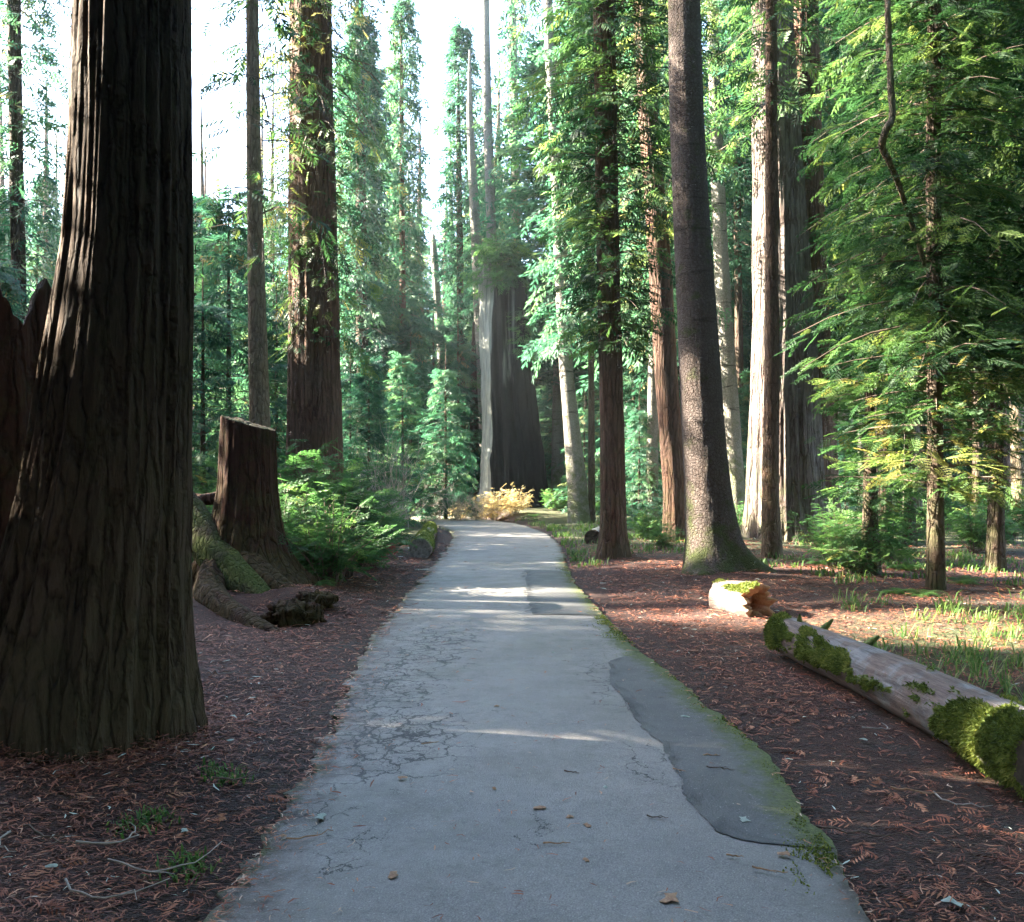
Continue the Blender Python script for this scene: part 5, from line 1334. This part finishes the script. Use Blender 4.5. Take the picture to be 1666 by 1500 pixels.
def twig_thing(px, py, L, ang, label, group, mat='twig', r=0.004, bend=0.3, seed=0, on_path=False, kind='fallen_twig', cat='twig', forks=1):
    D = CAM_H * F / (py - HY); x = gx(px, D); z = (PZ + 0.016) if on_path else gz(x, D) + 0.03
    rg = np.random.default_rng(seed); C = Cloud()
    u = np.linspace(-0.5, 0.5, 9)
    pts = np.stack([u * L, bend * L * (u * u * 2 - 0.25) + 0.02 * L * rg.normal(0, 1, 9), np.abs(0.03 * L * rg.normal(0, 1, 9)) + r], 1)
    tv, tf = tube(pts, r * np.linspace(1.2, 0.45, 9), 5); C.add(tv, tf, 0.5)
    for k in range(forks):
        b = pts[rg.integers(3, 6)]; q = [b, b + np.array([0.12 * L, rg.choice([-1, 1]) * 0.08 * L, 0.004]), b + np.array([0.2 * L, rg.choice([-1, 1]) * 0.13 * L, 0.002])]
        tv, tf = tube(q, r * np.array([0.7, 0.5, 0.3]), 4); C.add(tv, tf, 0.5)
    tag(link(kind, C.mesh(kind, [M[mat]]), None, (x, D, z), ang), label, cat, group)
for i, (px, py, L, a, mt, lab) in enumerate([
        (505, 1384, 0.21, 0.5, 'leaf_dead', 'reddish twig lying on the left edge of the path near the bottom'), (906, 1396, 0.12, 0.05, 'leaf_dead', 'short flat red twig on the middle of the path'),
        (930, 1275, 0.09, -0.5, 'twig', 'dark twig on the path above the flat red one'), (1070, 1352, 0.10, -0.2, 'twig', 'thin twig at the right of the path'), (700, 1226, 0.11, 0.4, 'leaf_dead', 'brown twig beside the crazed cracks'),
        (1172, 1270, 0.15, -0.35, 'twig', 'forked dark twig on the dark patch'), (1158, 1247, 0.10, 0.0, 'leaf_dead', 'pale twig just above the forked one on the dark patch'), (1252, 1442, 0.14, -0.4, 'leaf_dead', 'slim orange twig where the path edge crumbles'),
        (1196, 1418, 0.07, -0.3, 'leaf_dead', 'small orange sliver below the dark patch corner'), (1105, 1272, 0.08, -0.7, 'leaf_dead', 'orange sliver at the seam of the dark patch')]):
    twig_thing(px, py, L, a, lab, 'twigs lying on the path', mt, 0.0035, 0.12, 500 + i, True)
for i, (px, py, L, a, b, mt, lab) in enumerate([
        (80, 1395, 0.42, -0.55, 0.1, 'twig', 'straight brown twig in the litter at lower left'), (120, 1180, 0.30, -0.6, 0.2, 'twig', 'twig below the mossy spot of the huge redwood'), (470, 1390, 0.05, 0.2, 0.2, 'twig', 'tiny twig at the left path edge'),
        (270, 1430, 0.45, 0.35, 0.9, 'twig_grey', 'long curved pale twig looping across the lower left litter'), (180, 1480, 0.40, 0.1, 0.7, 'twig_grey', 'curved pale twig below the looping one'), (160, 1245, 0.30, -0.7, 0.1, 'twig', 'thin twig near the foot of the huge redwood'),
        (395, 1285, 0.30, 0.9, 0.6, 'twig', 'dark curved twig right of the huge redwood foot'), (190, 1390, 0.30, 1.2, 0.9, 'twig_grey', 'hooked pale twig in the lower left litter'), (10, 1410, 0.25, -1.0, 0.4, 'twig_grey', 'pale twig at the left picture edge'),
        (1560, 1315, 0.28, -0.8, 0.7, 'twig_grey', 'curved pale twig in the litter beside the mossy log'), (1430, 1190, 0.2, 0.5, 1.0, 'twig_grey', 'pale bent twig at the foot of the mossy log'), (1400, 1370, 0.45, -0.45, 0.15, 'twig', 'long brown twig in the right litter'),
        (1500, 1300, 0.3, -0.3, 0.2, 'leaf_dead', 'reddish twig strip in the right litter'), (1620, 1150, 0.4, -1.0, 0.1, 'twig_grey', 'straight grey twig behind the mossy log'), (330, 1060, 0.35, 0.3, 0.5, 'twig', 'twig by the roots of the cut stump'), (360, 1120, 0.3, -0.3, 0.4, 'twig_grey', 'pale twig right of the huge redwood foot')]):
    twig_thing(px, py, L, a, lab, 'twigs lying in the litter', mt, 0.0045, b, 530 + i)

def leaf_piece(px, py, s, mat, label, group, seed, kind='dead_leaf', cat='leaf'):
    D = CAM_H * F / (py - HY); x = gx(px, D); rg = np.random.default_rng(seed)
    n = 11; th = np.linspace(0, 2 * np.pi, n, endpoint=False); r = s * (0.65 + 0.5 * rg.random(n)) * np.where(np.abs(np.cos(th)) > 0.6, 1.5, 0.75)
    V = [(0, 0, 0.012)]; V += [(r[i] * math.cos(th[i]), r[i] * math.sin(th[i]), 0.002 + 0.35 * s * rg.random()) for i in range(n)]
    Fc = [(0, 1 + i, 1 + (i + 1) % n) for i in range(n)]
    V += [(a, b, c - 0.002) for a, b, c in V]; Fc += [(n + 1, n + 2 + (i + 1) % n, n + 2 + i) for i in range(n)]
    d, sd = path_dist([x], [D])
    z = (PZ + 0.014) if d[0] < 0 else gz(x, D) + 0.02
    tag(link(kind, mesh_np(kind, V, Fc, [M[mat]]), None, (x, D, z), rg.uniform(0, 6.28)), label, cat, group)
for i, (px, py, s, mt, lab) in enumerate([
        (640, 1448, 0.022, 'leaf_dead', 'curled dead leaf near the bottom of the path'), (655, 1284, 0.018, 'leaf_dead', 'pale crumb of bark beside the lower crack'), (877, 1335, 0.022, 'leaf_dead', 'larger dead leaf in the middle of the path'),
        (955, 1364, 0.018, 'leaf_dead', 'orange leaf right of the flat red twig'), (928, 1350, 0.014, 'leaf_dead', 'tiny orange leaf above the flat red twig'), (804, 1302, 0.012, 'leaf_dead', 'tiny orange leaf above the larger dead leaf'), (808, 1163, 0.014, 'leaf_dead', 'tiny leaf in the thin sun streak'),
        (954, 1423, 0.014, 'leaf_dead', 'small orange leaf low on the path'), (1090, 1488, 0.03, 'leaf_dead', 'pointed dead leaf at the bottom edge of the path'), (1276, 1413, 0.02, 'leaf_dead', 'orange leaf on the corner of the dark patch'), (1210, 1355, 0.026, 'leaf_pale', 'pale green lichen scrap on the dark patch'),
        (522, 1350, 0.024, 'leaf_pale', 'white lichen scrap at the left edge of the path'), (460, 1382, 0.016, 'leaf_dead', 'small orange leaf at the left edge of the path'), (1115, 1181, 0.02, 'leaf_pale', 'pale lichen scrap on the mossy path edge'), (850, 1018, 0.02, 'leaf_pale', 'white scrap on the path below the sun streak'),
        (900, 1072, 0.016, 'leaf_pale', 'white sliver on the path near the seam'), (985, 1300, 0.012, 'leaf_pale', 'pale crumb right of the dark twig'), (1552, 1480, 0.03, 'leaf_pale', 'patch of pale lichen at the lower right corner'), (84, 1438, 0.018, 'leaf_pale', 'blue-white lichen scrap in the lower left litter'),
        (375, 1222, 0.018, 'leaf_pale', 'pale lichen scrap right of the huge redwood foot'), (300, 1372, 0.018, 'leaf_pale', 'pale bark chip in the lower left litter'), (1405, 1205, 0.018, 'leaf_pale', 'pale lichen scrap at the foot of the mossy log')]):
    leaf_piece(px, py, s, mt, lab, 'scraps lying on the path and floor', 600 + i)

# ------------------------------------------------------------------ the air
def build_haze():
    x0, x1, y0, y1, z0, z1 = -140, 140, -40, 170, -4.0, 42.0
    V = [(x, y, z) for x in (x0, x1) for y in (y0, y1) for z in (z0, z1)]
    Fc = [(0, 1, 3, 2), (4, 6, 7, 5), (0, 4, 5, 1), (2, 3, 7, 6), (0, 2, 6, 4), (1, 5, 7, 3)]
    m = bpy.data.materials.new('haze_air'); m.use_nodes = True; nt = m.node_tree; nt.nodes.clear()
    o = nt.nodes.new('ShaderNodeOutputMaterial'); v = nt.nodes.new('ShaderNodeVolumePrincipled')
    v.inputs['Color'].default_value = (0.86, 0.95, 1.0, 1); v.inputs['Density'].default_value = HAZE; v.inputs['Anisotropy'].default_value = 0.35
    nt.links.new(v.outputs[0], o.inputs['Volume'])
    me = mesh_np('haze', V, Fc, [m])
    tag(link('haze', me), kind='stuff')
build_haze()
